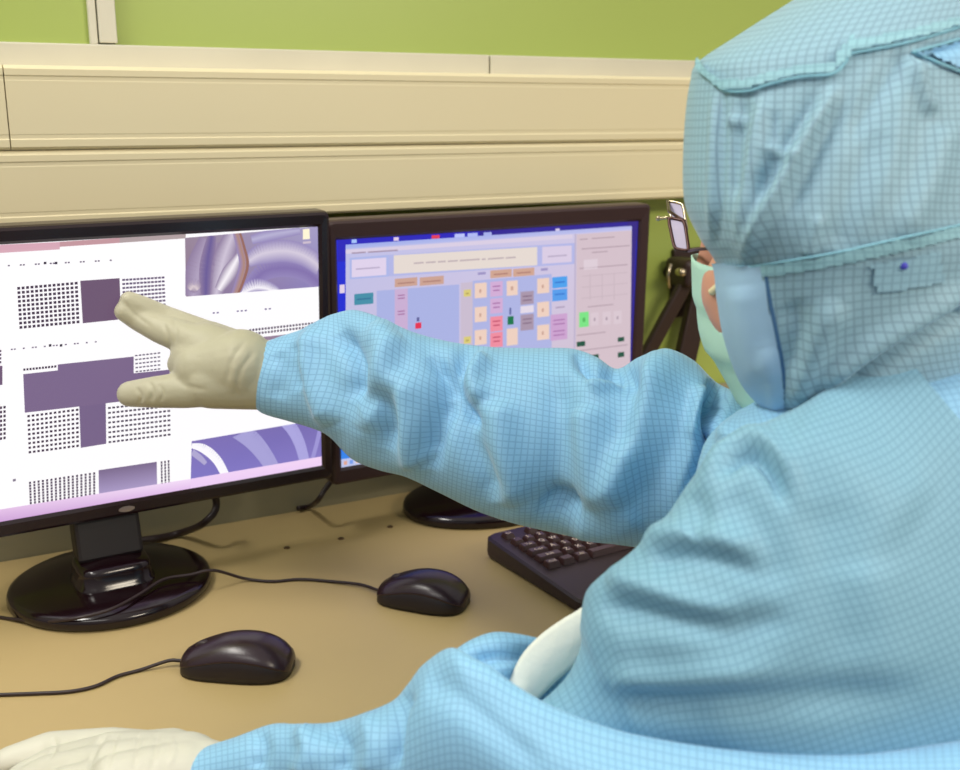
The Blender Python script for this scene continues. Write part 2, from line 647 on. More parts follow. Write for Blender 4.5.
monR, FRR = monitor('monitor', 'brown-black monitor with a lilac control window on a blue desktop, half behind the outstretched arm', PR, yawR, tiltR, wR, hR,
                    (0.0125, 0.017, 0.022, 0.020), M_bezel2, bR, 0.120, 0.087, 0.07, 'desk monitors')


# ---- pictures on the screens: flat coloured facets laid on the panel
class Picture:
    def __init__(self, FR, w, h, vpx):
        self.FR, self.w, self.h, self.vpx = FR, w, h, vpx
        self.I = FR.inverted()
        self.p0 = FR.translation.copy()
        self.n = FR.to_3x3().col[2].copy()
        self.V, self.Fc, self.C = [], [], []
        self.layer = 0

    def loc(self, px, py):
        p = self.I @ on_plane(px, py, self.p0, self.n)
        return max(-self.w / 2, min(self.w / 2, p.x)), max(-self.h / 2, min(self.h / 2, p.y))

    def poly(self, pts, cols, layer, local=False):
        if isinstance(cols[0], (int, float)):
            cols = [cols] * len(pts)
        k = len(self.V)
        for (x, y) in pts:
            if not local:
                x, y = self.loc(x, y)
            self.V.append((x, y, -0.0012 + 0.00012 * layer))
        self.Fc.append(list(range(k, k + len(pts))))
        self.C.append([lin(c) for c in cols])

    def yline(self, x0, y0, x):
        return y0 + (113 - y0) / (self.vpx - x0) * (x - x0)

    def rect(self, x0, y0, x1, y1, col, layer=2):
        """rectangle given by its left edge and right column; its long edges run to the vanishing point"""
        self.poly([(x0, y1), (x1, self.yline(x0, y1, x1)), (x1, self.yline(x0, y0, x1)), (x0, y0)], col, layer)

    def dots(self, tl, tr, br, bl, nx, ny, fx, fy, col, layer=3):
        for j in range(ny):
            for i in range(nx):
                def pt(a, b):
                    x = (tl[0] * (1 - a) + tr[0] * a) * (1 - b) + (bl[0] * (1 - a) + br[0] * a) * b
                    y = (tl[1] * (1 - a) + tr[1] * a) * (1 - b) + (bl[1] * (1 - a) + br[1] * a) * b
                    return x, y
                a0, a1 = (i + .5 - fx / 2) / nx, (i + .5 + fx / 2) / nx
                b0, b1 = (j + .5 - fy / 2) / ny, (j + .5 + fy / 2) / ny
                self.poly([pt(a0, b1), pt(a1, b1), pt(a1, b0), pt(a0, b0)], col, layer)

    def line(self, pts, ws, col, layer, clip=None, soft=None):
        """a band of varying width through pixel points"""
        P = catmull([tuple(p) + (w,) for p, w in zip(pts, ws)], 8)
        for (x0, y0, w0), (x1, y1, w1) in zip(P, P[1:]):
            dx, dy = x1 - x0, y1 - y0
            l = math.hypot(dx, dy) or 1
            nx, ny = -dy / l, dx / l
            q = [(x0 + nx * w0, y0 + ny * w0), (x1 + nx * w1, y1 + ny * w1), (x1 - nx * w1, y1 - ny * w1), (x0 - nx * w0, y0 - ny * w0)]
            if clip:
                q = [clip(*a) for a in q]
            if soft:
                m0, m1 = (x0, y0), (x1, y1)
                if clip:
                    m0, m1 = clip(*m0), clip(*m1)
                self.poly([q[0], q[1], m1, m0], [soft, soft, col, col], layer)
                self.poly([m0, m1, q[2], q[3]], [col, col, soft, soft], layer)
            else:
                self.poly(q, col, layer)

    def build(self, name, m, parent):
        me = bpy.data.meshes.new(name)
        me.from_pydata([self.FR @ Vector(v) for v in self.V], [], self.Fc)
        ca = me.color_attributes.new('Col', 'FLOAT_COLOR', 'CORNER')
        i = 0
        for p, cs in zip(me.polygons, self.C):
            for c in cs:
                ca.data[i].color = c
                i += 1
        bmx = bmesh.new()
        bmx.from_mesh(me)
        bmx.normal_update()
        for f in bmx.faces:
            if f.normal.dot(self.n) < 0:
                f.normal_flip()
        bmx.to_mesh(me)
        bmx.free()
        return link(name, me, m, parent)


def panel(P, c):
    P.poly([(-P.w / 2, -P.h / 2), (P.w / 2, -P.h / 2), (P.w / 2, P.h / 2), (-P.w / 2, P.h / 2)], c, 0, True)


WHITE = (255, 253, 255)
DARK = (112, 90, 118)
INK = (66, 48, 72)
A = Picture(FL, wL, hL, VPX_L)
panel(A, WHITE)
A.rect(-130, 254, 60, 261, (216, 170, 184), 1)
A.poly([(0, 250.5), (60, 247), (60, 242.2), (0, 245)], (214, 166, 182), 1)
A.poly([(60, 247), (120, 243), (120, 238), (60, 242)], (196, 150, 158), 1)
A.poly([(120, 243), (186, 238.5), (186, 234), (120, 238)], (176, 158, 160), 1)
for x in range(8, 112, 3):
    if (x * 7) % 5 < 2:
        A.rect(x, 265.5 - x * 0.052, x + 2, 267 - x * 0.052, (110, 96, 120), 2)
for x in (44, 55):
    A.rect(x, 262, x + 2.6, 264.5, (50, 40, 60), 3)
for x in range(8, 98, 3):
    if (x * 11) % 7 < 3:
        A.rect(x, 350 - x * 0.09, x + 2, 351.4 - x * 0.09, (120, 106, 130), 2)
for x in (49, 60):
    A.rect(x, 344.5, x + 2.6, 347, (50, 40, 60), 3)
A.dots((16.5, 286.5), (78.5, 281), (80.5, 324), (19, 330), 14, 10, 0.66, 0.62, INK)
A.poly([(83, 323.5), (121.5, 319.5), (119.8, 278.3), (80.5, 281)], (108, 84, 112), 2)
A.dots((122, 278.2), (165, 275.6), (166.5, 314), (123, 318.5), 12, 10, 0.8, 0.5, (96, 78, 112))
A.dots((-3, 350), (2, 349), (2, 364), (-3, 365), 2, 4, 0.6, 0.6, INK)
A.poly([(-20, 388), (2.6, 385), (2.6, 366), (-20, 368)], DARK, 2)
A.dots((-15, 408), (6.5, 405), (6.5, 440), (-15, 444), 6, 8, 0.66, 0.6, INK)
T = (122, 101, 138)
A.poly([(25, 413), (79.5, 406.8), (79.5, 368.4), (58, 370.6), (23.4, 374.4)], T, 2)
A.poly([(79.5, 406.8), (106, 403.6), (134, 400.2), (134, 356.7), (58, 364.7), (58, 370.6), (79.5, 368.4)], T, 2)
A.poly([(134, 400.2), (170, 396), (170, 369.8), (134, 373.5)], T, 2)
A.poly([(81, 448.2), (106.5, 444), (106, 403.6), (79.5, 406.8)], (118, 98, 136), 2)
A.dots((23, 367.5), (57, 364), (57, 369), (23, 372.5), 11, 1, 0.7, 0.45, INK)
A.dots((134.5, 354), (161, 351), (161, 371), (135.5, 374), 7, 5, 0.7, 0.35, (96, 82, 110))
A.dots((26.5, 414.5), (79.5, 407.5), (80, 448), (28, 455), 12, 9, 0.6, 0.5, INK)
A.dots((107.5, 406), (171, 399), (171.5, 437), (108, 445), 15, 8, 0.66, 0.4, (70, 56, 80))
A.dots((28, 482), (96.5, 472), (96.5, 498), (29, 508), 16, 9, 0.5, 0.8, (84, 70, 92))
A.poly([(99.3, 499), (157.5, 489), (157, 462), (98.8, 470.5)], [(176, 160, 206), (176, 160, 206), (122, 104, 140), (122, 104, 140)], 2)
A.dots((160, 461.5), (170.5, 460), (171, 484), (160.5, 486), 3, 8, 0.5, 0.82, (84, 70, 92))
A.rect(13, 479.5, 16, 482, (130, 120, 140), 2)
for x in range(213, 272, 4):
    if (x * 5) % 7 < 3:
        A.rect(x, 312.5 - (x - 213) * .075, x + 2.2, 314 - (x - 213) * .075, (120, 106, 150), 2)
A.dots((249, 328.6), (317, 321.2), (317, 328), (249, 336.5), 22, 2, 0.66, 0.6, (92, 76, 100))
A.poly([(230, 345), (317, 334.5), (317, 331), (230, 341)], (150, 126, 150), 2)
# photograph pane at the top right of the screen: lilac swirls
KT = [(185.3, 238), (318.8, 226.2), (319.6, 286.8), (186.3, 296.8)]


def kclip(x, y):
    x = max(185.6, min(319.3, x))
    yt = 238 + (226.2 - 238) * (x - 185.3) / 133.5
    yb = 296.8 + (286.8 - 296.8) * (x - 186.3) / 133.3
    return x, max(yt, min(yb, y))


A.poly([KT[3], KT[2], KT[1], KT[0]], [(140, 116, 140), (140, 128, 186), (164, 156, 198), (150, 130, 150)], 2)
A.line([(193, 298), (200, 268), (210, 240)], [10.5, 13.5, 10.5], (176, 160, 190), 3, kclip, (142, 122, 158))
A.line([(206, 300), (207, 268), (212, 236)], [4.5, 7.5, 4.5], (104, 88, 150), 4, kclip, (142, 122, 158))
A.line([(216, 298), (223, 262), (233, 234)], [6.0, 10.5, 7.5], (206, 194, 214), 4, kclip, (142, 122, 158))
A.line([(219, 290), (230, 272), (240, 254)], [4.5, 7.5, 3.0], (250, 244, 250), 5, kclip, (142, 122, 158))
A.line([(234, 300), (244, 268), (241, 248), (236, 230)], [4.5, 5.1, 4.5, 3.9], (176, 136, 120), 6, kclip, (148, 134, 186))
A.line([(236, 300), (247.5, 268), (244, 246), (239, 230)], [1.2, 1.4, 1.2, 1], (150, 104, 92), 7, kclip)
A.line([(248, 262), (262, 254), (285, 251), (305, 256), (322, 268)], [6.0, 10.5, 11.2, 10.5, 9.0], (214, 204, 222), 5, kclip, (148, 134, 186))
A.line([(248, 290), (264, 272), (285, 268), (305, 272), (322, 284)], [6.0, 9.0, 9.0, 9.0, 9.0], (130, 112, 172), 4, kclip, (148, 134, 186))
A.line([(240, 296), (255, 288), (270, 290), (280, 296)], [6.0, 9.0, 7.5, 4.5], (250, 246, 252), 5, kclip, (148, 134, 186))
A.line([(190, 290), (194, 286), (198, 290)], [4.5, 7.5, 4.5], (216, 200, 206), 5, kclip, (142, 122, 158))
A.line([(252, 240), (275, 234), (300, 230)], [4.5, 6.0, 4.5], (184, 178, 212), 4, kclip, (148, 134, 186))
A.poly([(303, 239.5), (310, 239), (309.5, 228.6), (303, 229.4)], (255, 246, 214), 8)
A.poly([(303, 244), (311, 243.2), (311, 241), (303, 241.8)], (206, 190, 206), 8)
# second pane at the lower right
NT = [(192, 441.5), (321, 419.5), (322, 458), (191, 480)]


def nclip(x, y):
    x = max(191.5, min(321.4, x))
    yt = 441.5 + (419.5 - 441.5) * (x - 192) / 129
    yb = 480 + (458 - 480) * (x - 191) / 131
    return x, max(yt, min(yb, y))


A.poly([NT[3], NT[2], NT[1], NT[0]], [(128, 118, 196), (134, 122, 196), (120, 108, 176), (126, 112, 182)], 2)
A.line([(192, 446), (204, 449), (217, 460), (227, 478)], [2.5, 4.5, 4.5, 4], (252, 250, 255), 3, nclip)
A.line([(192, 452), (200, 458), (206, 464)], [3, 3, 2], (176, 168, 210), 3, nclip)
A.line([(238, 430), (252, 440), (264, 454), (274, 470)], [9, 9, 8, 7], (168, 162, 216), 3, nclip)
A.line([(284, 420), (293, 430), (300, 444), (305, 462)], [6, 6, 5.5, 5], (172, 166, 224), 3, nclip)
A.line([(322, 420), (318, 440), (312, 462)], [2, 2, 2], (158, 150, 214), 3, nclip)
A.poly([(191, 489.5), (322, 466.8), (322, 456.6), (191, 479)], [(236, 204, 244), (240, 208, 246), (244, 214, 246), (240, 210, 246)], 4)
A.poly([(-20, 527), (191, 489.5), (191, 479), (-20, 513)], [(204, 160, 214), (228, 192, 236), (244, 220, 248), (226, 190, 230)], 4)
A.build('screen', M_screen, monL)
bm = bmesh.new()
lathe(bm, [(0.0, 0.0005), (1.0, 0.0003), (1.0, 0.0)], 24, 0.008, 0.0030)
c_ = FL.inverted() @ on_plane(126, 511.5, PL, FL.to_3x3().col[2])
obj('logo', bm, M_logo, monL, at=FL @ Matrix.Translation((c_.x, -hL / 2 - 0.008, 0.0040)))

B = Picture(FRR, wR, hR, VPX_R)
panel(B, (34, 44, 214))
B.poly([(338, 262), (480, 250), (480, 228), (338, 238)], (40, 34, 190), 1)
B.poly([(480, 250), (640, 240), (640, 220), (480, 228)], (46, 32, 150), 1)
B.poly([(628, 420), (640, 420), (638, 221), (628, 222)], (52, 36, 134), 2)
for x, w_, c in ((352, 5, (170, 200, 255)), (394, 5, (230, 210, 235)), (432, 8, (232, 60, 90)), (455, 10, (190, 200, 255)), (468, 10, (180, 190, 250)), (484, 8, (170, 180, 240)), (556, 4, (220, 210, 240))):
    B.rect(x, 240.5 - (x - 338) * .054, x + w_, 244 - (x - 338) * .054, c, 3)
B.poly([(340, 293.5), (345, 293), (345, 284.5), (340, 285)], (232, 214, 236), 3)
# window
WT, PK = (212, 200, 226), (216, 196, 206)
B.poly([(346, 420), (632, 395), (632.2, 226), (346, 244.8)], [(206, 194, 222), PK, (214, 204, 232), (196, 196, 236)], 3)
B.poly([(346, 249), (632, 230), (632.2, 226), (346, 244.8)], [(176, 186, 240), (196, 196, 240), (186, 190, 240), (160, 176, 240)], 4)
B.poly([(346, 254), (573, 238.5), (573, 234.5), (346, 250)], (222, 210, 232), 4)
for x0, x1 in ((352, 366), (368, 398)):
    B.rect(x0, 252.5 - (x0 - 352) * .06, x1, 254 - (x0 - 352) * .06, (170, 150, 176), 5)
B.poly([(350, 279.5), (389, 276.5), (389, 255), (350, 258)], (176, 186, 236), 4)
B.poly([(352, 277.5), (386.5, 275), (386.5, 257.5), (352, 260)], (228, 214, 240), 5)
B.rect(356, 268.5, 380, 270, (190, 176, 206), 6)
B.poly([(389, 276.5), (575, 264), (575, 243), (389, 255)], (182, 186, 234), 4)
B.poly([(394, 274), (537.5, 265.4), (537.5, 247), (394, 255.4)], (234, 222, 214), 5)
for x0, x1 in ((414, 424), (426, 436), (438, 446), (448, 458), (460, 480), (482, 486), (488, 504), (506, 516)):
    B.rect(x0, 262.6 - (x0 - 414) * .058, x1, 264.2 - (x0 - 414) * .058, (196, 180, 184), 6)
B.poly([(542.5, 264), (572, 262), (572, 245.5), (542.5, 247)], (222, 208, 232), 5)
B.rect(548, 256, 567, 257.4, (186, 172, 200), 6)
B.rect(354.5, 294.2, 373.6, 305.4, (70, 146, 172), 5)
B.rect(357, 299, 371, 300.2, (50, 110, 150), 6)
B.poly([(377, 360), (459.5, 353), (459.5, 284.5), (377, 291)], (174, 182, 232), 4)
B.rect(395, 279, 417.5, 287.4, (208, 166, 150), 5)
B.rect(420, 277.6, 444, 286, (208, 166, 150), 5)
for x0, y0, x1 in ((398, 283, 415), (423, 281.4, 441)):
    B.rect(x0, y0, x1, y0 + 1.3, (178, 130, 120), 6)
B.poly([(395, 350), (408, 349), (408, 288.4), (395, 289.4)], (206, 178, 216), 5)
for y in (295, 298, 311, 314):
    B.rect(398, y, 405, y + 1.3, (172, 120, 170), 6)
B.rect(415.5, 323, 421.5, 329, (234, 50, 84), 6)
B.rect(417, 317.5, 419.5, 321.5, (90, 90, 150), 6)
B.poly([(461, 352), (473, 351), (473, 282), (461, 283)], (206, 192, 212), 5)
for y in (290, 337):
    B.rect(464, y, 471, y + 7, (222, 208, 122), 6)
    B.rect(466, y + 3, 469, y + 4.4, (180, 160, 90), 7)
B.poly([(473, 358), (552, 351), (552, 274), (473, 281)], (178, 184, 232), 4)
B.rect(478, 272.5, 486, 275, (160, 150, 200), 6)
B.rect(541, 268.5, 548, 271, (160, 150, 200), 6)
for x0, x1, ys in ((475, 487, (283.5, 307.5, 330.5)), (537.5, 549.5, (278.8, 302.5, 325.5))):
    for y in ys:
        B.rect(x0, y, x1, y + 15, (242, 212, 196), 5)
        B.rect(x0 + 4.5, y + 6, x0 + 6.5, y + 9.5, (206, 166, 150), 6)
B.rect(507, 281.2, 518, 296, (242, 212, 196), 5)
B.rect(507, 329, 518, 346, (242, 212, 196), 5)
B.rect(511, 286.5, 513.5, 290.5, (206, 166, 150), 6)
B.rect(507.8, 316.6, 513.8, 325, (10, 120, 76), 6)
B.rect(509.6, 308, 511.4, 315, (90, 100, 160), 6)
for y, c, c2 in ((282, (214, 176, 218), (170, 110, 170)), (299, (214, 176, 218), (170, 110, 170)), (317, (244, 144, 164), (200, 80, 110)), (333, (244, 144, 164), (200, 80, 110))):
    B.rect(490.5, y, 503, y + 15, c, 5)
    B.rect(493, y + 4, 500.5, y + 5.3, c2, 6)
    B.rect(493.5, y + 8, 500, y + 9.3, c2, 6)
B.rect(490.6, 270.6, 512, 278.4, (212, 168, 148), 5)
B.rect(513.4, 269.2, 534.6, 277, (212, 168, 148), 5)
for x0, y0 in ((494, 274), (517, 272.6)):
    B.rect(x0, y0, x0 + 14, y0 + 1.3, (178, 126, 116), 6)
B.rect(520.8, 292, 534, 305, (172, 152, 174), 5)
B.rect(520.8, 306.5, 534, 313.5, (232, 222, 236), 5)
B.rect(520.8, 315, 534, 331, (172, 152, 174), 5)
for y in (296, 300, 319, 323):
    B.rect(523, y, 532, y + 1.2, (130, 106, 130), 6)
B.rect(552.5, 277.4, 567.6, 288.6, (76, 164, 242), 5)
B.rect(552.5, 289.8, 567.6, 301.6, (86, 160, 240), 5)
for y in (282, 294):
    B.rect(555, y, 565, y + 1.4, (50, 120, 210), 6)
B.rect(556, 307, 565, 308.5, (176, 160, 190), 6)
B.rect(550.8, 315, 567.6, 341, (208, 166, 212), 5)
for y in (320, 324, 331, 335):
    B.rect(553.5, y, 565, y + 1.2, (172, 116, 176), 6)
# right-hand pane of the window
B.poly([(573.5, 400), (575, 400), (576.5, 234), (575, 234)], (192, 180, 208), 5)
B.poly([(576, 400), (631.8, 395), (632, 230.5), (577, 234.5)], PK, 4)
for x0, y0, x1 in ((580, 239, 588), (592, 238, 615), (582, 248.5, 630), (592, 252, 608), (580, 268, 628), (588, 306.5, 614), (577, 335, 606), (578, 350.5, 628)):
    B.rect(x0, y0, x1, y0 + 1.2, (186, 164, 176), 5)
B.rect(584, 260, 598, 270, (226, 210, 220), 5)
for y in (276, 287, 298):
    B.rect(582, y, 628, y + 0.9, (204, 184, 194), 5)
for x in (590, 602, 614):
    B.poly([(x, 300), (x + .9, 300), (x + .9, 274), (x, 274)], (204, 184, 194), 5)
for x in (591, 603, 614):
    B.rect(x, 313 - (x - 591) * .07, x + 8, 326 - (x - 591) * .07, (222, 204, 214), 5)
    B.rect(x + 3, 318 - (x - 591) * .07, x + 4.6, 321 - (x - 591) * .07, (170, 150, 166), 6)
B.rect(579.5, 312.6, 589, 327.6, (124, 232, 136), 5)
B.rect(583, 318, 585.4, 322, (80, 180, 90), 6)
for x0, y0, x1, y1 in ((577, 342, 585.4, 347), (618, 337.6, 624.4, 342), (618, 352.6, 624.4, 357.6), (592, 355, 599, 359.6)):
    B.rect(x0, y0, x1, y1, (24, 84, 66), 6)
# task bar
B.poly([(339, 460), (460, 441), (460, 420), (339, 436)], [(60, 140, 240), (60, 140, 240), (50, 90, 230), (40, 110, 240)], 2)
B.poly([(339, 469.5), (480, 446), (480, 438), (339, 460)], (196, 204, 242), 3)
for x, c in ((344, (230, 170, 150)), (350, (120, 160, 240)), (356, (236, 200, 170)), (362, (190, 170, 230))):
    B.rect(x, 462 - (x - 340) * .16, x + 3.4, 466 - (x - 340) * .16, c, 4)
B.build('screen', M_screen2, monR)


# thick black leads hanging behind the monitors
def lead(pts, r, parent, name='power_lead'):
    b = bmesh.new()
    tube(b, catmull([tuple(p) for p in pts], 10), r, 10)
    return obj(name, b, M_cable, parent, True)


p_l = FL @ Vector((0.085, -0.11, -0.045))
lead([p_l, V(216, 500, 1.25), V(205, 522, 1.245), on_z(180, 538) + Z * .006, on_z(152, 544) + Z * .006, on_z(120, 548) + Z * .007], 0.0042, monL)
p_r = FRR @ Vector((-0.15, -0.10, -0.036))
lead([p_r, V(329, 484, 1.31), V(318, 500, 1.31), on_z(309, 511) + Z * .006, on_z(298, 513) + Z * .006], 0.0032, monR)


# ------------------------------------------------------------------ computer mice
def mouse(name, label, nose, tail, zrot_w, cable_pts, group):
    """nose/tail: desk points of the two ends; the lead leaves at the nose"""
    ax = (tail - nose)
    ln = ax.length
    u = ax.normalized()
    s = Z.cross(u)
    t = thing(name, label, 'computer mouse', (nose + tail) / 2, group)
    FRM = frame(nose, u, s, Z)
    st = [(0.0, .008, .008), (.012, .0135, .0115), (.045, .0185, .0150), (.12, .0232, .0195), (.24, .0262, .0245), (.38, .0276, .0290), (.52, .0286, .0312), (.66, .0290, .0308), (.78, .0282, .0280), (.88, .0256, .0230), (.95, .0210, .0170), (.985, .0150, .0120), (1.0, .0080, .0080)]
    st = catmull(st, 5)
    K = 28

    def ring(b, x, w, h, scale=1.0, lo=0.0):
        vs = []
        for k in range(K + 1):
            a = PI * k / K
            cx, sx = math.cos(a), math.sin(a)
            y = w * math.copysign(abs(cx) ** 0.8, cx)
            z = h * abs(sx) ** 0.78
            vs.append(b.verts.new((x * ln, y, 0.0015 + z)))
        return vs
    b = bmesh.new()
    rings = [ring(b, *q) for q in st]
    for P, Q in zip(rings, rings[1:]):
        for k in range(K):
            b.faces.new((P[k], P[k + 1], Q[k + 1], Q[k]))
        b.faces.new((P[K], P[0], Q[0], Q[K]))
    b.faces.new(rings[0])
    b.faces.new(list(reversed(rings[-1])))
    bmesh.ops.recalc_face_normals(b, faces=b.faces[:])
    obj('mouse_body', b, M_mouse_side, t, True, at=FRM)
    # upper shell, standing just proud of the darker sides
    b = bmesh.new()
    rows = []
    for (x, w, h) in st:
        vs = []
        lim = 0.40 + 0.10 * math.sin(PI * min(1, max(0, x)))
        for k in range(K + 1):
            a = lim + (PI - 2 * lim) * k / K
            cx, sx = math.cos(a), math.sin(a)
            y = (w + .0006) * math.copysign(abs(cx) ** 0.8, cx)
            z = (h + .0009) * abs(sx) ** 0.78
            vs.append(b.verts.new((x * ln + (-.0004 if x < .05 else .0006 if x > .95 else 0), y, 0.0015 + z)))
        rows.append(vs)
    for P, Q in zip(rows, rows[1:]):
        for k in range(K):
            b.faces.new((P[k], P[k + 1], Q[k + 1], Q[k]))
    ee = [e for e in b.edges if e.is_boundary]
    r = bmesh.ops.extrude_edge_only(b, edges=ee)
    for v in [q for q in r['geom'] if isinstance(q, bmesh.types.BMVert)]:
        v.co.y *= 0.96
        v.co.z -= 0.0008
    bmesh.ops.recalc_face_normals(b, faces=b.faces[:])
    obj('top_shell', b, M_mouse, t, True, at=FRM)
    b = bmesh.new()
    box(b, ln * .05, ln * .40, -.0005, .0005, .010, .0365, 0)
    for v in b.verts:
        if v.co.z > .03:
            v.co.z = .0180 if v.co.x < ln * .1 else .0318
    obj('button_gap', b, M_mouse_side, t, at=FRM)
    b = bmesh.new()
    lathe(b, [(0, -.003), (.0075, -.003), (.0085, -.0015), (.0085, .0015), (.0075, .003), (0, .003)], 24)
    obj('scroll_wheel', b, M_cable, t, True, at=FRM @ Matrix.Translation((ln * .2, 0, .0185)) @ Matrix.Rotation(PI / 2, 4, 'X'))
    b = bmesh.new()
    tube(b, catmull([tuple(p) for p in [nose + Z * .0065 + u * .004, nose + Z * .0062 - u * .004] + cable_pts], 8), 0.0017, 8)
    obj('cable', b, M_cable, t, True)
    return t


cz = Z * 0.0019
mouse('computer_mouse', 'black corded mouse nearest the white glove resting on the desk', on_z(184, 667), on_z(293, 671), 0,
      [on_z(168, 667) + Z * .006, on_z(140, 672) + cz, on_z(118, 678) + cz, on_z(96, 688) + cz, on_z(70, 693.5) + cz, on_z(35, 695.5) + cz, on_z(-5, 697) + cz, on_z(-60, 700) + cz], 'corded mice on the desk')
ctop = Z * 0.0195
mouse('computer_mouse', 'black corded mouse nearest the keyboard, its lead crossing a round monitor base', on_z(381, 596), on_z(467, 608), 0,
      [on_z(360, 588) + Z * .004, on_z(330, 583) + cz, on_z(300, 581) + cz, on_z(272, 583) + cz, on_z(245, 582) + Z * .004, on_z(215, 590) + Z * .022,
       on_z(192, 594) + Z * .0215, on_z(165, 600) + Z * .0225, on_z(140, 615) + Z * .0215, on_z(112, 629) + Z * .0205, on_z(75, 635) + Z * .017, on_z(40, 629) + Z * .008,
       on_z(0, 619) + cz, on_z(-60, 610) + cz], 'corded mice on the desk')

# ------------------------------------------------------------------ keyboard
kb0 = on_z(483, 556)
kf = on_z(583, 618)
kv = (kf - kb0).normalized()                 # back to front along the left side
ku = Z.cross(kv)                             # left to right
if ku.x < 0:
    ku = -ku
kb = thing('keyboard', 'dark brown-black desktop keyboard half under the blue sleeves, in front of the right monitor', 'keyboard', kb0 + ku * .2 + kv * .08)
KD = 0.185
KW = 0.33
KF = frame(kb0, ku, kv, Z)                   # x right, y to the front, z up


def kz(y):
    return 0.026 - 0.011 * (y / KD)          # the case slopes down to the front


bm = bmesh.new()
r_ = 0.012
out = []
for cx, cy, a0 in ((KW - r_, KD - r_, 0), (r_, KD - r_, 90), (r_, r_, 180), (KW - r_, r_, 270)):
    for i in range(7):
        a = math.radians(a0 + 90 * i / 6)
        out.append((cx + r_ * math.cos(a), cy + r_ * math.sin(a), (cx, cy)))
lays = []
for ins, zz in ((.004, -1), (.0005, .004), (0, .008), (0.0004, 'a'), (.003, 'b'), (.009, 'c')):
    row = []
    for x, y, c in out:
        d = Vector((x - KW / 2, y - KD / 2))
        xx = x - math.copysign(ins, x - KW / 2) * (1 if True else 0)
        yy = y - math.copysign(ins, y - KD / 2)
        zt = {'a': kz(y) - .003, 'b': kz(y) - .0005, 'c': kz(y) - .0005, -1: 0.0}.get(zz, zz)
        row.append(bm.verts.new((xx, yy, zt)))
    lays.append(row)
n_ = len(out)
for P, Q in zip(lays, lays[1:]):
    for i in range(n_):
        bm.faces.new((P[i], P[(i + 1) % n_], Q[(i + 1) % n_], Q[i]))
bm.faces.new(lays[-1])
bm.faces.new(list(reversed(lays[0])))
bmesh.ops.recalc_face_normals(bm, faces=bm.faces[:])
obj('keyboard_case', bm, M_kbd, kb, at=KF)
key_cache = {}
PIT = 0.0154


def text_mesh(s, size):
    cu = bpy.data.curves.new('legend', 'FONT')
    cu.body = s
    cu.size = size
    cu.align_x = 'CENTER'
    cu.resolution_u = 2
    tmp = bpy.data.objects.new('legend_src', cu)
    COL.objects.link(tmp)
    bpy.context.view_layer.update()
    me = bpy.data.meshes.new_from_object(tmp.evaluated_get(bpy.context.evaluated_depsgraph_get()))
    bpy.data.objects.remove(tmp)
    return me


def key(x, row, w, legend):
    y = [0.020, 0.0385, 0.0540, 0.0695, 0.0850, 0.1005][row]
    wid = w * PIT - 0.0020
    k = round(wid, 5)
    if k not in key_cache:
        b = bmesh.new()
        hw, hd = wid / 2, (PIT - .0022) / 2
        L0 = [(-hw, -hd, 0), (hw, -hd, 0), (hw, hd, 0), (-hw, hd, 0)]
        L1 = [(-hw + .002, -hd + .0012, .0062), (hw - .002, -hd + .0012, .0062), (hw - .002, hd - .0032, .0062), (-hw + .002, hd - .0032, .0062)]
        a = [b.verts.new(p) for p in L0]
        c = [b.verts.new(p) for p in L1]
        for i in range(4):
            b.faces.new((a[i], a[(i + 1) % 4], c[(i + 1) % 4], c[i]))
        b.faces.new(c)
        b.faces.new(list(reversed(a)))
        bmesh.ops.bevel(b, geom=b.edges[:], offset=.0007, segments=2, affect='EDGES')
        bmesh.ops.recalc_face_normals(b, faces=b.faces[:])
        me = bpy.data.meshes.new('key')
        b.to_mesh(me)
        b.free()
        me.materials.append(M_key)
        key_cache[k] = me
    o_ = bpy.data.objects.new('key', key_cache[k])
    COL.objects.link(o_)
    sl = -math.atan(0.011 / KD)
    mtx = KF @ Matrix.Translation((0.014 + x * PIT + wid / 2, y, kz(y) - .0008)) @ Matrix.Rotation(sl, 4, 'X')
    o_.parent = kb
    o_.matrix_parent_inverse = kb.matrix_world.inverted()
    o_.matrix_world = mtx
    if legend:
        me = text_mesh(legend, 0.0085 if len(legend) == 1 else 0.0055)
        # text reads from the front edge: its x runs right, its up runs to the back
        rot = Matrix(((1, 0, 0, 0), (0, -1, 0, 0), (0, 0, 1, 0), (0, 0, 0, 1)))
        lo = bpy.data.objects.new('legend', me)
        COL.objects.link(lo)
        me.materials.append(M_legend)
        lo.parent = o_
        lo.matrix_basis = Matrix.Translation((0 if len(legend) > 1 else -wid * .15, .002, .0066)) @ rot


rows = [
    [('Esc', 0, 1)] + [('F%d' % (i + 1), 2 + i + (i // 4) * .5, 1) for i in range(12)],
    [(c, i, 1) for i, c in enumerate('`1234567890-=')] + [('Back', 13, 2)],
    [('Tab', 0, 1.5)] + [(c, 1.5 + i, 1) for i, c in enumerate('QWERTYUIOP[]')] + [('\\', 13.5, 1.5)],
    [('Caps', 0, 1.75)] + [(c, 1.75 + i, 1) for i, c in enumerate("ASDFGHJKL;'")] + [('Enter', 12.75, 2.25)],
    [('Shift', 0, 2.25)] + [(c, 2.25 + i, 1) for i, c in enumerate('ZXCVBNM,./')] + [('Shift', 12.25, 2.75)],
    [('Ctrl', 0, 1.25), ('', 1.25, 1.25), ('Alt', 2.5, 1.25), ('', 3.75, 6.25), ('Alt', 10, 1.25), ('', 11.25, 1.25), ('', 12.5, 1.25), ('Ctrl', 13.75, 1.25)],
]
for ri, rw in enumerate(rows):
    for s, x, w_ in rw:
        key(x, ri, w_, s)
for ri in (1, 2, 5):
    for i in range(3):
        key(15.5 + i, ri, 1, '')
key(16.5, 4, 1, '')

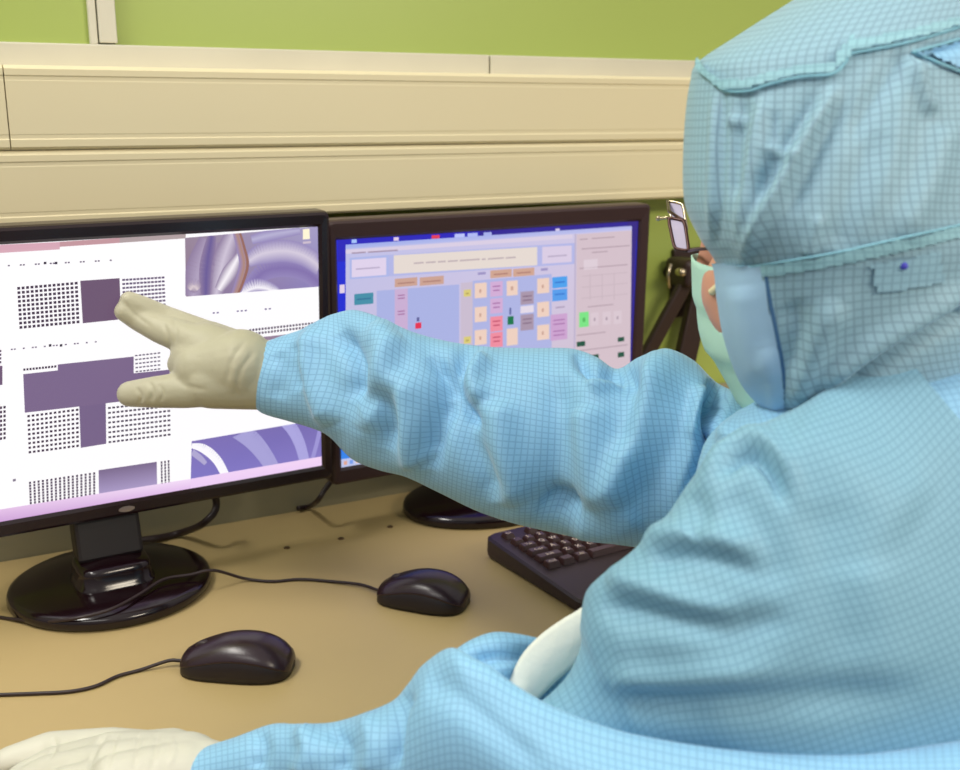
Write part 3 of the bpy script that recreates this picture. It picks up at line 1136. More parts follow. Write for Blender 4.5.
# ------------------------------------------------------------------ jointed arm on the wall beyond the right monitor
aj = V(684, 278, 1.42)
arm = thing('jointed_arm', 'brown-black jointed arm with a silver knuckle on the wall behind the face mask', 'support arm', wall_pt(690, 280, 0.0) and WF @ wall_pt(690, 290, 0.0))
bm = bmesh.new()
wl = wall_pt(686, 282, 0.0)
box(bm, wl.x - .03, wl.x + .03, 0.0, .008, wl.z - .05, wl.z + .05, .002)
obj('wall_plate', bm, M_arm, arm, at=WF)


def bar(pts, w, t, m, name):
    b = bmesh.new()
    for p, q in zip(pts, pts[1:]):
        ax_ = (q - p).normalized()
        sd = ax_.cross(WN).normalized()
        nn = sd.cross(ax_)
        box(b, 0, (q - p).length, -w / 2, w / 2, -t / 2, t / 2, .003)
        for v in b.verts:
            v.co = p + ax_ * v.co.x + sd * v.co.y + nn * v.co.z
    return obj(name, b, m, arm)


def apx(px, py, off):
    return on_plane(px, py, W0 + WN * off, WN)


bm = bmesh.new()
box(bm, -.016, .016, -.03, .024, -.02, .02, .008, 3)
cj = WFI @ apx(690, 276, .05)
obj('joint_block', bm, M_arm, arm, at=WF @ Matrix.Translation((cj.x, cj.y - .01, cj.z + .004)))
bar([apx(697, 262, .05), apx(645, 358, .03)], .021, .012, M_arm, 'arm_bar')
bar([apx(700, 290, .03), apx(682, 372, .03)], .034, .014, M_arm, 'arm_bar')
bm = bmesh.new()
lathe(bm, [(0, 0), (.005, 0), (.006, .002), (.006, .012), (.004, .015), (0, .0155)], 24)
kp = WFI @ apx(680, 272, .05)
obj('knuckle', bm, M_gold, arm, True, at=WF @ Matrix.Translation((kp.x, .045, kp.z)) @ Matrix.Rotation(PI / 2, 4, 'X') @ Matrix.Scale(-1, 4, (0, 0, 1)))
bm = bmesh.new()
tube(bm, [apx(671, 264, .06), apx(668, 274, .06), apx(669, 288, .06)], .0022, 8)
obj('clip', bm, M_gold, arm, True)
bm = bmesh.new()
tube(bm, [WF @ Vector((cj.x, 0.0, cj.z)), WF @ Vector((cj.x, .045, cj.z))], .009, 12)
obj('pivot', bm, M_arm, arm, True)

# ------------------------------------------------------------------ the person
person = thing('person', 'person in light blue hooded grid coverall, mask and white gloves pointing at a monitor', 'person', (0.33, 0.73, 0.0))


def interp_strokes(strokes, gain=1.45, wide=1.0):
    out_ = []
    for pts, amp, w in strokes:
        amp *= gain
        w *= wide
        P = catmull([tuple(p) for p in pts], 6)
        out_.append((P, amp, w, min(p[0] for p in P) - 3 * w, max(p[0] for p in P) + 3 * w, min(p[1] for p in P) - 3 * w, max(p[1] for p in P) + 3 * w))
    return out_


def stroke_disp(x, y, strokes):
    s = 0.0
    for P, amp, w, x0, x1, y0, y1 in strokes:
        if x < x0 or x > x1 or y < y0 or y > y1:
            continue
        best, bt = 1e9, 0
        n = len(P) - 1
        for i in range(n):
            ax, ay = P[i][0], P[i][1]
            dx, dy = P[i + 1][0] - ax, P[i + 1][1] - ay
            l2 = dx * dx + dy * dy or 1e-9
            t = max(0, min(1, ((x - ax) * dx + (y - ay) * dy) / l2))
            d2 = (x - ax - t * dx) ** 2 + (y - ay - t * dy) ** 2
            if d2 < best:
                best, bt = d2, (i + t) / n
        fall = min(1.0, min(bt, 1 - bt) * 4 + 0.25)
        s += amp * fall * math.exp(-best / (w * w))
    return s


def loft(rings, per=14, seg=120, strokes=(), wrinkle=0.0, wscale=18.0, seed=0.0, uvscale=1.0, extra=None, gain=1.45, wide=1.0, bow=None):
    """Cloth tube. Each ring: outline pixel a, outline pixel b, depth, half-thickness along the line of sight.
    Returns points[ring][k], uv[ring][k]; k = 0 faces the viewer's side, a quarter turn on is edge a."""
    R = catmull([tuple(map(float, r)) for r in rings], per)
    pts, uvs = [], []
    vlen = 0.0
    prev = None
    for ri_, (ax, ay, bx, by, d, rd) in enumerate(R):
        A_, B_ = V(ax, ay, d), V(bx, by, d)
        c = (A_ + B_) / 2
        e1 = (A_ - B_) / 2
        e2 = (CAM - c).normalized() * rd
        row = [c + e2 * math.cos(2 * PI * k / seg) + e1 * math.sin(2 * PI * k / seg) for k in range(seg)]
        if bow:
            j0, j1 = R[max(ri_ - 1, 0)], R[min(ri_ + 1, len(R) - 1)]
            tg = (V((j0[0] + j0[2]) / 2, (j0[1] + j0[3]) / 2, j0[4]) - V((j1[0] + j1[2]) / 2, (j1[1] + j1[3]) / 2, j1[4])).normalized()
            bb_ = bow(ri_ / (len(R) - 1))
            row = [p + tg * bb_ * math.cos(2 * PI * k / seg) for k, p in enumerate(row)]
        if prev is not None:
            vlen += (c - prev).length
        prev = c
        us = [0.0] * (seg + 1)
        for k in range(1, seg // 2 + 1):
            us[k] = us[k - 1] + (row[k] - row[k - 1]).length
        for k in range(seg - 1, seg // 2, -1):
            nxt = 0.0 if k == seg - 1 else us[k + 1]
            us[k] = nxt - (row[k] - row[(k + 1) % seg]).length
        pts.append(row)
        uvs.append([(us[k], vlen) for k in range(seg)])
    n = len(pts)
    S = interp_strokes(strokes, gain, wide)
    newp = []
    for i in range(n):
        row = []
        for k in range(seg):
            p = pts[i][k]
            du = pts[i][(k + 1) % seg] - pts[i][k - 1]
            dv = pts[min(i + 1, n - 1)][k] - pts[max(i - 1, 0)][k]
            nn = du.cross(dv)
            if nn.length < 1e-12:
                row.append(p)
                continue
            nn.normalize()
            cen = (pts[i][0] + pts[i][seg // 2]) / 2
            if nn.dot(p - cen) < 0:
                nn = -nn
            vd = (CAM - p).normalized()
            fw = smooth(nn.dot(vd), -0.05, 0.35)
            dsp = 0.0
            if S and fw > 0:
                x, y = to_px(p)
                dsp += fw * stroke_disp(x, y, S)
            if wrinkle:
                q = Vector((p.x * wscale, p.y * wscale, p.z * wscale + seed))
                dsp += wrinkle * (noise.noise(q) + 0.5 * noise.noise(q * 2.1)) * (0.35 + 0.65 * fw)
            if extra:
                dsp += extra(i / (n - 1), 2 * PI * k / seg, p) * fw
            row.append(p + nn * dsp)
        newp.append(row)
    return newp, uvs


def loft_mesh(name, pts, uvs, m, parent, keep=None, offset=0.0, cap=False, thick=0.0):
    """mesh from loft rows; keep(i, k, centre) chooses which facets stay"""
    n, seg = len(pts), len(pts[0])
    verts = [p for r in pts for p in r]
    faces, fuv = [], []
    for i in range(n - 1):
        for k in range(seg):
            k2 = (k + 1) % seg
            q = (i * seg + k, i * seg + k2, (i + 1) * seg + k2, (i + 1) * seg + k)
            if keep and not keep(i, k, (verts[q[0]] + verts[q[2]]) / 2):
                continue
            faces.append(q)
            a, b_ = uvs[i][k], uvs[i][k2]
            c, d = uvs[i + 1][k2], uvs[i + 1][k]
            if k == seg // 2:      # the seam at the back
                b_ = (a[0] + .005, b_[1])
                c = (d[0] + .005, c[1])
            fuv.append((a, b_, c, d))
    me = bpy.data.meshes.new(name)
    me.from_pydata(verts, [], faces)
    ul = me.uv_layers.new(name='UVMap')
    j = 0
    for f in fuv:
        for uv in f:
            ul.data[j].uv = uv
            j += 1
    b = bmesh.new()
    b.from_mesh(me)
    bmesh.ops.delete(b, geom=[v for v in b.verts if not v.link_faces], context='VERTS')
    bmesh.ops.recalc_face_normals(b, faces=b.faces[:])
    if offset:
        b.normal_update()
        cen = sum((v.co for v in b.verts), Vector()) / max(1, len(b.verts))
        s = 1 if sum((f.normal.dot(CAM - f.calc_center_median()) for f in b.faces)) > 0 else -1
        for v in b.verts:
            v.co += v.normal * (offset * s)
    b.to_mesh(me)
    b.free()
    for p in me.polygons:
        p.use_smooth = True
    o_ = link(name, me, m, parent)
    if thick:
        md = o_.modifiers.new('cloth', 'SOLIDIFY')
        md.thickness = thick
        md.offset = -1
    return o_


def inpoly(x, y, poly):
    r = False
    j = len(poly) - 1
    for i in range(len(poly)):
        xi, yi = poly[i]
        xj_, yj = poly[j]
        if (yi > y) != (yj > y) and x < (xj_ - xi) * (y - yi) / (yj - yi) + xi:
            r = not r
        j = i
    return r


def lerp_y(poly, x):
    if x <= poly[0][0]:
        return poly[0][1]
    for (x0, y0), (x1, y1) in zip(poly, poly[1:]):
        if x <= x1:
            return y0 + (y1 - y0) * (x - x0) / (x1 - x0)
    return poly[-1][1]


def bvh_of(o_):
    me = o_.data
    return BVHTree.FromPolygons([o_.matrix_world @ v.co for v in me.vertices], [tuple(p.vertices) for p in me.polygons])


def on_mesh(bvhs, px, py, lift=0.0):
    """where the line of sight through a pixel meets the cloth"""
    r = ray(px, py).normalized()
    best = None
    for t in bvhs:
        hit = t.ray_cast(CAM, r)
        if hit[0] is not None and (best is None or hit[3] < best[1]):
            best = (hit[0], hit[3])
    if best is None:
        return None
    return best[0] - r * lift


def seam(name, bvhs, pts, r, m, parent, lift=0.0):
    P = []
    for q in catmull([tuple(p) for p in pts], 12):
        h = on_mesh(bvhs, q[0], q[1], lift)
        if h is not None:
            P.append(h)
    # steady the depth so that the thread runs smoothly
    for _ in range(3):
        P = [P[0]] + [(a + b * 2 + c) / 4 for a, b, c in zip(P, P[1:], P[2:])] + [P[-1]]
    b = bmesh.new()
    tube(b, P, r, 8)
    return obj(name, b, m, parent, True)


# ---- head axes
HF = Vector((-0.80, 0.58, -0.16)).normalized()       # where the face looks
HR = HF.cross(Z).normalized()                        # the wearer's right
HU = HR.cross(HF).normalized()
HC = V(822, 236, 0.765)
HM = frame(HC, HR, HF, HU)                           # x right, y forward, z up
HM3 = HM.to_3x3()


def hp(x, y, z):
    return HM @ Vector((x, y, z))


# ---- body: one continuous skin under the suit
TF = Vector((-0.95, 0.30, 0)).normalized()           # chest direction
TR = Vector((0.30, 0.95, 0)).normalized()            # the wearer's right
SH_L = V(862, 470, 0.665)
SH_R = V(872, 460, 0.905)
EL_L = V(620, 800, 0.675)
WR_L = V(215, 785, 0.765)
EL_R = V(560, 440, 0.945)
WR_R = V(268, 374, 1.052)
CH = (SH_L + SH_R) / 2
HIP = Vector((0.39, 0.72, 0.56))
bm = bmesh.new()
ellipsoid(bm, hp(0, -.004, 0.015), .070, .084, .105, HM3)
ellipsoid(bm, hp(0, .022, -.058), .052, .048, .050, HM3)          # jaw
ellipsoid(bm, hp(0, .054, -.096), .020, .014, .016, HM3)         # chin
capsule(bm, hp(0, .082, .010), hp(0, .092, -.026), .007, .011)   # nose
ellipsoid(bm, hp(0, .090, -.030), .009, .009, .008, HM3)
ellipsoid(bm, hp(-.013, .088, -.030), .008, .009, .007, HM3)
ellipsoid(bm, hp(.013, .088, -.030), .008, .009, .007, HM3)
capsule(bm, hp(-.02, .078, -.062), hp(.02, .078, -.062), .006, .006)   # lips
capsule(bm, hp(-.018, .077, -.072), hp(.018, .077, -.072), .006, .006)
for s in (-1, 1):
    capsule(bm, hp(s * .015, .079, .038), hp(s * .050, .060, .036), .008, .006)   # brow
    ellipsoid(bm, hp(s * .044, .048, -.030), .026, .024, .030, HM3)              # cheek
    capsule(bm, hp(s * .046, .040, -.045), hp(s * .046, .010, -.062), .026, .024)       # jaw side
    ellipsoid(bm, hp(s * .076, -.008, -.005), .010, .018, .030, HM3)             # ear
NK = CH + Z * 0.04 - TF * 0.04
capsule(bm, hp(0, -.035, -.06), NK, .046, .052)
capsule(bm, SH_L + TR * .03 - TF * .03, SH_R - TR * .03 - TF * .03, .050, .050)
capsule(bm, CH - TF * .03, HIP + Z * .08, .085, .10)
capsule(bm, CH + TR * .07 - TF * .03, HIP + TR * .05 + Z * .05, .075, .09)
capsule(bm, CH - TR * .07 - TF * .03, HIP - TR * .05 + Z * .05, .075, .09)
capsule(bm, HIP - TR * .07, HIP + TR * .07, .10, .10)
for a_, e_, w_ in ((SH_L, EL_L, WR_L), (SH_R, EL_R, WR_R)):
    capsule(bm, a_, e_, .042, .032)
    capsule(bm, e_, w_, .032, .022)
KN, FT = [], []
for s in (-1, 1):
    h_ = HIP + TR * .09 * s
    k_ = h_ + TF * .42 + TR * .03 * s + Z * (-.06)
    f_ = Vector((k_.x, k_.y, .085)) - TF * .03
    KN.append((h_, k_, f_))
    capsule(bm, h_, k_, .075, .052)
    capsule(bm, k_, f_, .050, .034)
    capsule(bm, f_ - Z * .045 - TF * .03, f_ - Z * .05 + TF * .14, .034, .028)
remeshed('body', bm, 0.005, M_skin, person, 5)
for s in (-1, 1):
    b = bmesh.new()
    ellipsoid(b, hp(s * .032, .0630, .018), .0125, .0125, .0115, HM3)
    obj('eye', b, M_eye, person, True)
    b = bmesh.new()
    tube(b, catmull([tuple(hp(s * .014, .0875, .040)), tuple(hp(s * .034, .0795, .044)), tuple(hp(s * .054, .0640, .038))], 6), .0022, 8)
    obj('eyebrow', b, M_hair, person, True)

# ---- coverall trousers and shoe covers (below the desk)
b = bmesh.new()
capsule(b, HIP - TR * .08 + Z * .05, HIP + TR * .08 + Z * .05, .135, .135)
for h_, k_, f_ in KN:
    capsule(b, h_, k_, .098, .074)
    capsule(b, k_, f_, .074, .062)
    capsule(b, f_ - Z * .035 - TF * .03, f_ - Z * .04 + TF * .15, .048, .040)
    capsule(b, f_ - Z * .045 - TF * .03, f_ - Z * .045 + TF * .14, .040, .038)
remeshed('trousers', b, 0.008, M_plain, person, 4)

# ---- coverall torso
torso = [
    (815, 300, 1000, 285, .765, .060),
    (764, 390, 1015, 340, .770, .090),
    (737, 411, 1075, 342, .780, .115),
    (714, 432, 1135, 354, .785, .150),
    (704, 455, 1170, 400, .785, .166),
    (696, 500, 1185, 470, .785, .168),
    (690, 570, 1190, 560, .785, .166),
    (690, 650, 1195, 660, .770, .175),
    (700, 760, 1200, 780, .765, .180),
    (720, 900, 1210, 930, .765, .185),
    (740, 1060, 1220, 1080, .765, .175),
]
tp, tu = loft(torso, 12, 140, [([(716, 400), (708, 430), (706, 470)], -.004, 7), ([(728, 405), (724, 440)], .004, 8)], .003, 12)
loft_mesh('coverall_torso', tp, tu, M_cloth, person)

# ---- right sleeve, stretched out to the screen
rs = [
    (272, 341, 250, 400, 1.056, .027),
    (282, 336, 262, 413, 1.052, .033),
    (300, 330, 288, 421, 1.045, .037),
    (318, 321, 314, 429, 1.035, .041),
    (333, 314, 330, 437, 1.025, .046),
    (354, 310, 352, 459, 1.012, .054),
    (378, 317, 378, 470, 1.000, .060),
    (410, 331, 406, 477, .985, .062),
    (446, 341, 440, 493, .970, .066),
    (490, 347, 480, 512, .955, .070),
    (535, 348, 526, 526, .940, .072),
    (572, 349, 566, 535, .925, .074),
    (596, 357, 600, 541, .913, .076),
    (617, 369, 624, 545, .905, .077),
    (640, 357, 652, 548, .898, .078),
    (668, 350, 690, 550, .890, .080),
    (694, 361, 725, 552, .885, .084),
    (722, 386, 760, 555, .885, .088),
    (770, 400, 800, 560, .890, .092),
    (850, 400, 860, 570, .900, .095),
]
rstr = [
    ([(275, 352), (282, 372), (276, 400)], -.002, 8),
    ([(322, 330), (310, 350), (314, 378), (326, 405), (334, 424)], .007, 9),
    ([(338, 330), (352, 352), (358, 376), (352, 402)], -.007, 8),
    ([(300, 345), (296, 365), (304, 390)], -.003, 8),
    ([(372, 325), (384, 350), (380, 385), (366, 430)], .006, 11),
    ([(404, 340), (392, 356), (392, 376), (404, 388)], .004, 9),
    ([(365, 410), (380, 400), (392, 420), (386, 450)], -.005, 9),
    ([(430, 352), (441, 372), (440, 402), (432, 440), (428, 470)], -.008, 8),
    ([(412, 372), (408, 410), (414, 448), (420, 466)], .007, 10),
    ([(474, 348), (458, 366), (455, 388), (466, 412), (478, 428)], -.008, 7),
    ([(486, 356), (474, 378), (482, 404)], .006, 8),
    ([(447, 395), (462, 430), (486, 470), (500, 500)], -.006, 11),
    ([(500, 400), (505, 450), (516, 506)], .007, 14),
    ([(556, 372), (558, 420), (555, 480), (560, 520)], -.005, 13),
    ([(585, 405), (590, 450), (600, 508)], .006, 13),
    ([(538, 500), (560, 508), (580, 502)], -.006, 10),
    ([(577, 350), (588, 368), (606, 376), (622, 374)], -.006, 6),
    ([(590, 390), (600, 384), (620, 380)], .004, 6),
    ([(622, 372), (636, 392), (632, 420), (622, 455)], -.006, 10),
    ([(664, 356), (648, 390), (634, 430), (620, 475), (612, 505)], .008, 11),
    ([(690, 375), (684, 420), (660, 470), (640, 520)], -.004, 14),
    ([(640, 515), (610, 530), (570, 530)], .003, 10),
    ([(720, 380), (716, 396), (707, 425), (703, 462), (690, 500)], -.014, 6),
    ([(708, 385), (700, 405), (692, 440)], .004, 8),
]


def cuff_rib(t, th, p):
    return 0.0005 * math.sin(t * 700) * (1 - smooth(t, .08, .13))


rp, ru = loft(rs, 14, 150, rstr, .0011, 16, 3.0, extra=cuff_rib, gain=2.0, wide=1.3, bow=lambda t: .012 * (1 - smooth(t, 0, .25)))
sleeveR = loft_mesh('right_sleeve', rp, ru, M_cloth, person)

# ---- left sleeve: upper arm, nearest the camera
ls = [
    (905, 354, 1130, 620, .676, .064),
    (845, 378, 1090, 720, .668, .066),
    (800, 407, 1030, 770, .655, .068),
    (750, 431, 960, 800, .648, .067),
    (716, 452, 905, 815, .645, .065),
    (690, 482, 860, 820, .645, .063),
    (664, 520, 815, 815, .648, .061),
    (636, 548, 770, 805, .652, .058),
    (606, 572, 730, 795, .660, .055),
    (586, 592, 695, 788, .666, .053),
    (580, 624, 672, 786, .671, .051),
    (580, 647, 655, 788, .675, .048),
    (566, 677, 640, 795, .677, .045),
    (538, 704, 620, 802, .678, .042),
    (508, 728, 600, 812, .680, .036),
]
lstr = [
    ([(704, 472), (722, 450), (742, 437), (764, 441), (780, 462), (792, 492)], .005, 8),
    ([(722, 470), (738, 455), (757, 455), (774, 474), (784, 500)], -.009, 6),
    ([(790, 430), (850, 470), (920, 520)], .005, 30),
    ([(730, 490), (760, 530), (785, 590)], -.004, 16),
    ([(690, 490), (700, 520), (690, 535)], -.004, 10),
    ([(640, 540), (680, 535), (720, 540), (756, 552)], .006, 11),
    ([(650, 558), (700, 556), (762, 572)], -.005, 10),
    ([(606, 578), (640, 586), (690, 604), (746, 614)], .006, 11),
    ([(598, 604), (650, 612), (710, 624), (790, 622)], -.006, 11),
    ([(610, 642), (650, 644), (720, 640)], .002, 14),
    ([(612, 678), (650, 680), (700, 676), (776, 668)], .006, 11),
    ([(620, 696), (660, 700), (760, 702), (900, 690)], -.006, 12),
    ([(860, 560), (870, 620), (900, 690)], .004, 26),
    ([(820, 500), (830, 580), (860, 660)], -.003, 22),
]
lp, lu = loft(ls, 16, 170, lstr, .0012, 10, 9.0, gain=1.15, wide=1.35)
sleeveL = loft_mesh('left_sleeve', lp, lu, M_cloth_bias_shaded, person)

# ---- left sleeve: forearm resting on the desk, its gathered elbow nearest
fs = [
    (1010, 735, 1040, 980, .600, .060),
    (930, 745, 950, 960, .606, .062),
    (850, 756, 860, 940, .614, .062),
    (760, 757, 765, 925, .624, .062),
    (680, 748, 690, 910, .634, .062),
    (610, 733, 622, 890, .645, .062),
    (556, 713, 575, 875, .655, .062),
    (515, 690, 535, 862, .664, .062),
    (480, 664, 500, 850, .674, .062),
    (452, 648, 466, 842, .684, .061),
    (424, 664, 436, 836, .694, .058),
    (408, 684, 414, 830, .702, .054),
    (394, 700, 396, 826, .708, .051),
    (370, 711, 370, 822, .716, .048),
    (335, 722, 335, 818, .727, .044),
    (300, 724, 302, 814, .738, .040),
    (272, 724, 272, 812, .748, .038),
    (235, 737, 236, 812, .757, .035),
    (202, 748, 202, 812, .764, .032),
    (168, 763, 164, 812, .771, .030),
]
fstr = [
    ([(450, 652), (480, 672), (515, 697), (560, 722), (640, 748), (760, 764), (900, 756)], .004, 9),
    ([(424, 680), (450, 690), (500, 730), (540, 770)], -.003, 16),
    ([(408, 690), (398, 720), (394, 770)], -.004, 6),
    ([(330, 728), (345, 748), (340, 775)], -.004, 9),
    ([(300, 728), (310, 750), (300, 775)], .004, 9),
    ([(365, 715), (372, 745), (368, 775)], .003, 9),
    ([(258, 730), (262, 750), (255, 770)], -.003, 8),
]
fp, fu = loft(fs, 12, 130, fstr, .0009, 16, 5.0, gain=1.6, wide=1.1)
forearm = loft_mesh('left_sleeve', fp, fu, M_cloth, person)
# far lip of the gathered elbow
gs = [
    (432, 668, 440, 730, .700, .016),
    (452, 652, 462, 722, .705, .024),
    (472, 639, 492, 722, .710, .028),
    (494, 632, 520, 722, .712, .030),
    (520, 634, 545, 722, .716, .026),
    (548, 641, 568, 722, .724, .020),
    (572, 652, 585, 722, .730, .014),
]
gp, gu = loft(gs, 8, 60, [([(470, 660), (500, 655), (540, 652)], -.006, 8), ([(500, 690), (530, 665), (560, 650)], -.004, 7)], .001, 20)
loft_mesh('elbow_gather', gp, gu, M_cloth, person)

# ---- white strip tucked between the sleeve and the chest
b = bmesh.new()
edge_a = [(600, 590, .676), (583, 607, .676), (562, 620, .680), (540, 636, .683), (522, 656, .684), (510, 682, .682), (503, 705, .676)]
edge_b = [(612, 630, .668), (585, 655, .672), (570, 668, .672), (556, 680, .672), (544, 692, .672), (532, 704, .670), (522, 720, .668)]
ea, eb = catmull(edge_a, 5), catmull(edge_b, 5)
gridv = []
for (a, c) in zip(ea, eb):
    row = []
    for j in range(9):
        t_ = j / 8
        row.append(b.verts.new(V(a[0] + (c[0] - a[0]) * t_, a[1] + (c[1] - a[1]) * t_, .694 - .004 * math.sin(PI * t_) - .006 * (c[1] - 630) / 90)))
    gridv.append(row)
for P, Q in zip(gridv, gridv[1:]):
    for j in range(8):
        b.faces.new((P[j], P[j + 1], Q[j + 1], Q[j]))
o = obj('white_strip', b, M_white, person, True)
o['label'] = 'white cloth strip'
md = o.modifiers.new('cloth', 'SOLIDIFY')
md.thickness = .0015

# ---- hood
hood = [
    (903, -88, 921, -94, .730, .012),
    (868, -58, 966, -88, .728, .052),
    (836, -30, 994, -70, .727, .074),
    (800, -4, 1010, -46, .726, .090),
    (742, 33, 1024, -18, .724, .105),
    (700, 62, 1032, 22, .722, .115),
    (692, 82, 1035, 58, .722, .119),
    (687, 118, 1037, 106, .722, .122),
    (685, 165, 1037, 156, .722, .124),
    (688, 206, 1035, 205, .722, .124),
    (702, 238, 1032, 228, .723, .123),
    (718, 264, 1028, 248, .724, .120),
    (722, 298, 1020, 275, .726, .113),
    (729, 338, 1014, 305, .728, .104),
    (743, 378, 1008, 338, .730, .094),
    (764, 404, 1004, 364, .732, .086),
    (792, 424, 1003, 385, .735, .078),
]
SEAM_TOP = [(690, 64), (700, 70), (718, 86), (726, 91), (748, 91), (770, 84), (800, 77), (832, 74), (846, 62), (850, 54), (875, 49), (905, 43), (935, 35), (975, 22), (1030, 6)]
SEAM_LOW = [(712, 262), (722, 266), (745, 267), (770, 264), (800, 259), (840, 252), (880, 243), (920, 234), (965, 224), (1030, 208)]
PANEL = [(716, 262), (764, 264), (770, 300), (777, 335), (783, 370), (786, 400), (785, 424), (786, 440), (770, 440), (700, 400)]
hstr = [
    ([(722, 92), (721, 140), (719, 190), (718, 240)], -.0026, 4),
    ([(715, 95), (714, 140), (712, 190), (713, 235)], .0026, 4),
    ([(832, 92), (815, 122), (797, 154), (778, 190), (757, 228), (745, 258)], .0065, 7),
    ([(818, 90), (798, 125), (778, 160), (760, 190)], -.004, 8),
    ([(846, 100), (822, 140), (806, 175), (786, 215)], -.004, 9),
    ([(765, 100), (756, 140), (748, 190), (738, 245)], .0045, 7),
    ([(745, 100), (738, 150), (735, 200)], -.0035, 7),
    ([(772, 108), (768, 150), (758, 200)], -.003, 7),
    ([(764, 145), (778, 152), (796, 157)], .003, 5),
    ([(728, 118), (736, 122), (744, 116)], .003, 5),
    ([(906, 48), (912, 70), (924, 100), (934, 112)], .005, 7),
    ([(906, 52), (890, 75), (870, 105), (850, 140)], -.0035, 9),
    ([(915, 55), (905, 90), (890, 150), (870, 220)], .003, 14),
    ([(900, 60), (935, 52), (970, 40)], -.004, 6),
    ([(880, 130), (850, 200), (835, 250)], -.003, 14),
    ([(950, 120), (930, 180), (900, 240)], .004, 14),
    ([(820, 215), (812, 240), (808, 256)], .003, 6),
    # lower collar
    ([(840, 300), (822, 330), (806, 370), (798, 405)], .005, 11),
    ([(790, 300), (800, 330), (795, 370)], -.003, 11),
    ([(960, 290), (930, 310), (890, 334), (850, 362), (820, 388)], .006, 10),
    ([(965, 308), (930, 328), (880, 360), (835, 392)], -.010, 8),
    ([(745, 285), (752, 330), (768, 380)], .003, 12),
    ([(770, 345), (776, 380), (778, 410)], .002, 6),
]
hpnt, huv = loft(hood, 14, 260, hstr, .0009, 16, 1.0, gain=1.25, wide=1.15)
SEG = 260
HOLE0, HOLE1 = int(SEG * 100 / 360), int(SEG * 186 / 360)
NR = len(hpnt)


def hole(i, k):
    t_ = i / 14.0 - 1.0
    if 4.2 < t_:
        e = min(1.0, (t_ - 4.2) / 1.0)
        mid = (HOLE0 + HOLE1) / 2
        return abs(k - mid) < (HOLE1 - HOLE0) / 2 * math.sqrt(e)
    return False


hood_o = loft_mesh('hood', hpnt, huv, M_hood, person, keep=lambda i, k, c: not hole(i, k))


def front(k):
    return k < SEG * .27 or k > SEG * .73


def k_crown(i, k, c):
    if hole(i, k):
        return False
    if not front(k):
        return i < 5.2 * 14
    x, y = to_px(c)
    return y < lerp_y(SEAM_TOP, x)


def k_panel(i, k, c):
    if hole(i, k) or not (k < SEG * .29 or k > SEG * .9):
        return False
    x, y = to_px(c)
    return inpoly(x, y, PANEL)


def k_collar(i, k, c):
    if hole(i, k) or k_panel(i, k, c):
        return False
    if not front(k):
        return i > 11 * 14
    x, y = to_px(c)
    return y > lerp_y(SEAM_LOW, x)


loft_mesh('hood_crown', hpnt, huv, M_crown, person, keep=k_crown, offset=.0026)
loft_mesh('hood_collar', hpnt, huv, M_hood, person, keep=k_collar, offset=.0022)


def k_band_top(i, k, c):
    x, y = to_px(c)
    e = lerp_y(SEAM_TOP, x)
    return front(k) and not hole(i, k) and x > 700 and e - (9 if x < 834 or x > 852 else 15) < y < e


def k_band_low(i, k, c):
    x, y = to_px(c)
    e = lerp_y(SEAM_LOW, x)
    return k_collar(i, k, c) and front(k) and y < e + 11


loft_mesh('hood_band', hpnt, huv, M_hoodband, person, keep=k_band_top, offset=.0038)
loft_mesh('hood_band', hpnt, huv, M_hoodband, person, keep=k_band_low, offset=.0034)
pan = loft_mesh('chin_panel', hpnt, huv, M_plain, person, keep=k_panel, offset=.0026)
pan['label'] = 'plain blue chin panel'


def k_tab(i, k, c):
    x, y = to_px(c)
    return front(k) and inpoly(x, y, [(870, 263), (936, 250), (940, 281), (874, 292)])


def k_tie(i, k, c):
    x, y = to_px(c)
    return front(k) and inpoly(x, y, [(912, 52), (1000, 26), (1000, 88)])


loft_mesh('snap_tab', hpnt, huv, M_crown, person, keep=k_tab, offset=.0036)
loft_mesh('hood_tie', hpnt, huv, M_cloth, person, keep=k_tie, offset=.0034)
bh = [bvh_of(hood_o)]
seam('hood_seam', bh, SEAM_TOP[1:-1], .0007, M_seam, hood_o, .0032)
seam('hood_seam', bh, SEAM_LOW[1:-1], .0007, M_seam, hood_o, .0028)
seam('hood_seam', bh, [(764, 266), (767, 280), (770, 300), (777, 335), (783, 370), (786, 398), (786, 412)], .0013, M_seamdark, hood_o, .0022)
seam('hood_seam', bh, [(913, 52), (935, 46), (960, 39), (1000, 27)], .0008, M_seam, hood_o, .0034)
seam('hood_seam', bh, [(913, 52), (935, 61), (960, 71), (1000, 86)], .0008, M_seam, hood_o, .0034)
b = bmesh.new()
ps = on_mesh(bh, 904, 266, .0046)
ellipsoid(b, ps, .0022, .0022, .0022, None, 12)
obj('snap_mark', b, mat('violet_thread', (70, 70, 190), .6), hood_o, True)

# ---- face mask
b = bmesh.new()
rows = []
for j in range(29):
    tz = j / 28
    z = -0.004 - 0.134 * tz
    row = []
    for i in range(33):
        half = 57 + 48 * smooth(tz, .34, .52)
        a = math.radians(-half + 2 * half * i / 32)
        prof = .0875 - .030 * smooth(tz, .35, .95)
        nose = .006 * math.exp(-(a / .25) ** 2) * (1 - smooth(tz, .25, .6))
        pl = .0028 * ((tz * 3.6) % 1.0) - .0028 * smooth((tz * 3.6) % 1.0, .82, 1.0)
        rx = .0765 - .016 * smooth(tz, .4, 1.0)
        row.append(b.verts.new(hp(math.sin(a) * (rx + pl), math.cos(a) * (prof + nose + pl) + .004, z - .016 * (1 - math.cos(a)) * (1 - tz))))
    rows.append(row)
for P, Q in zip(rows, rows[1:]):
    for i in range(32):
        b.faces.new((P[i], P[i + 1], Q[i + 1], Q[i]))
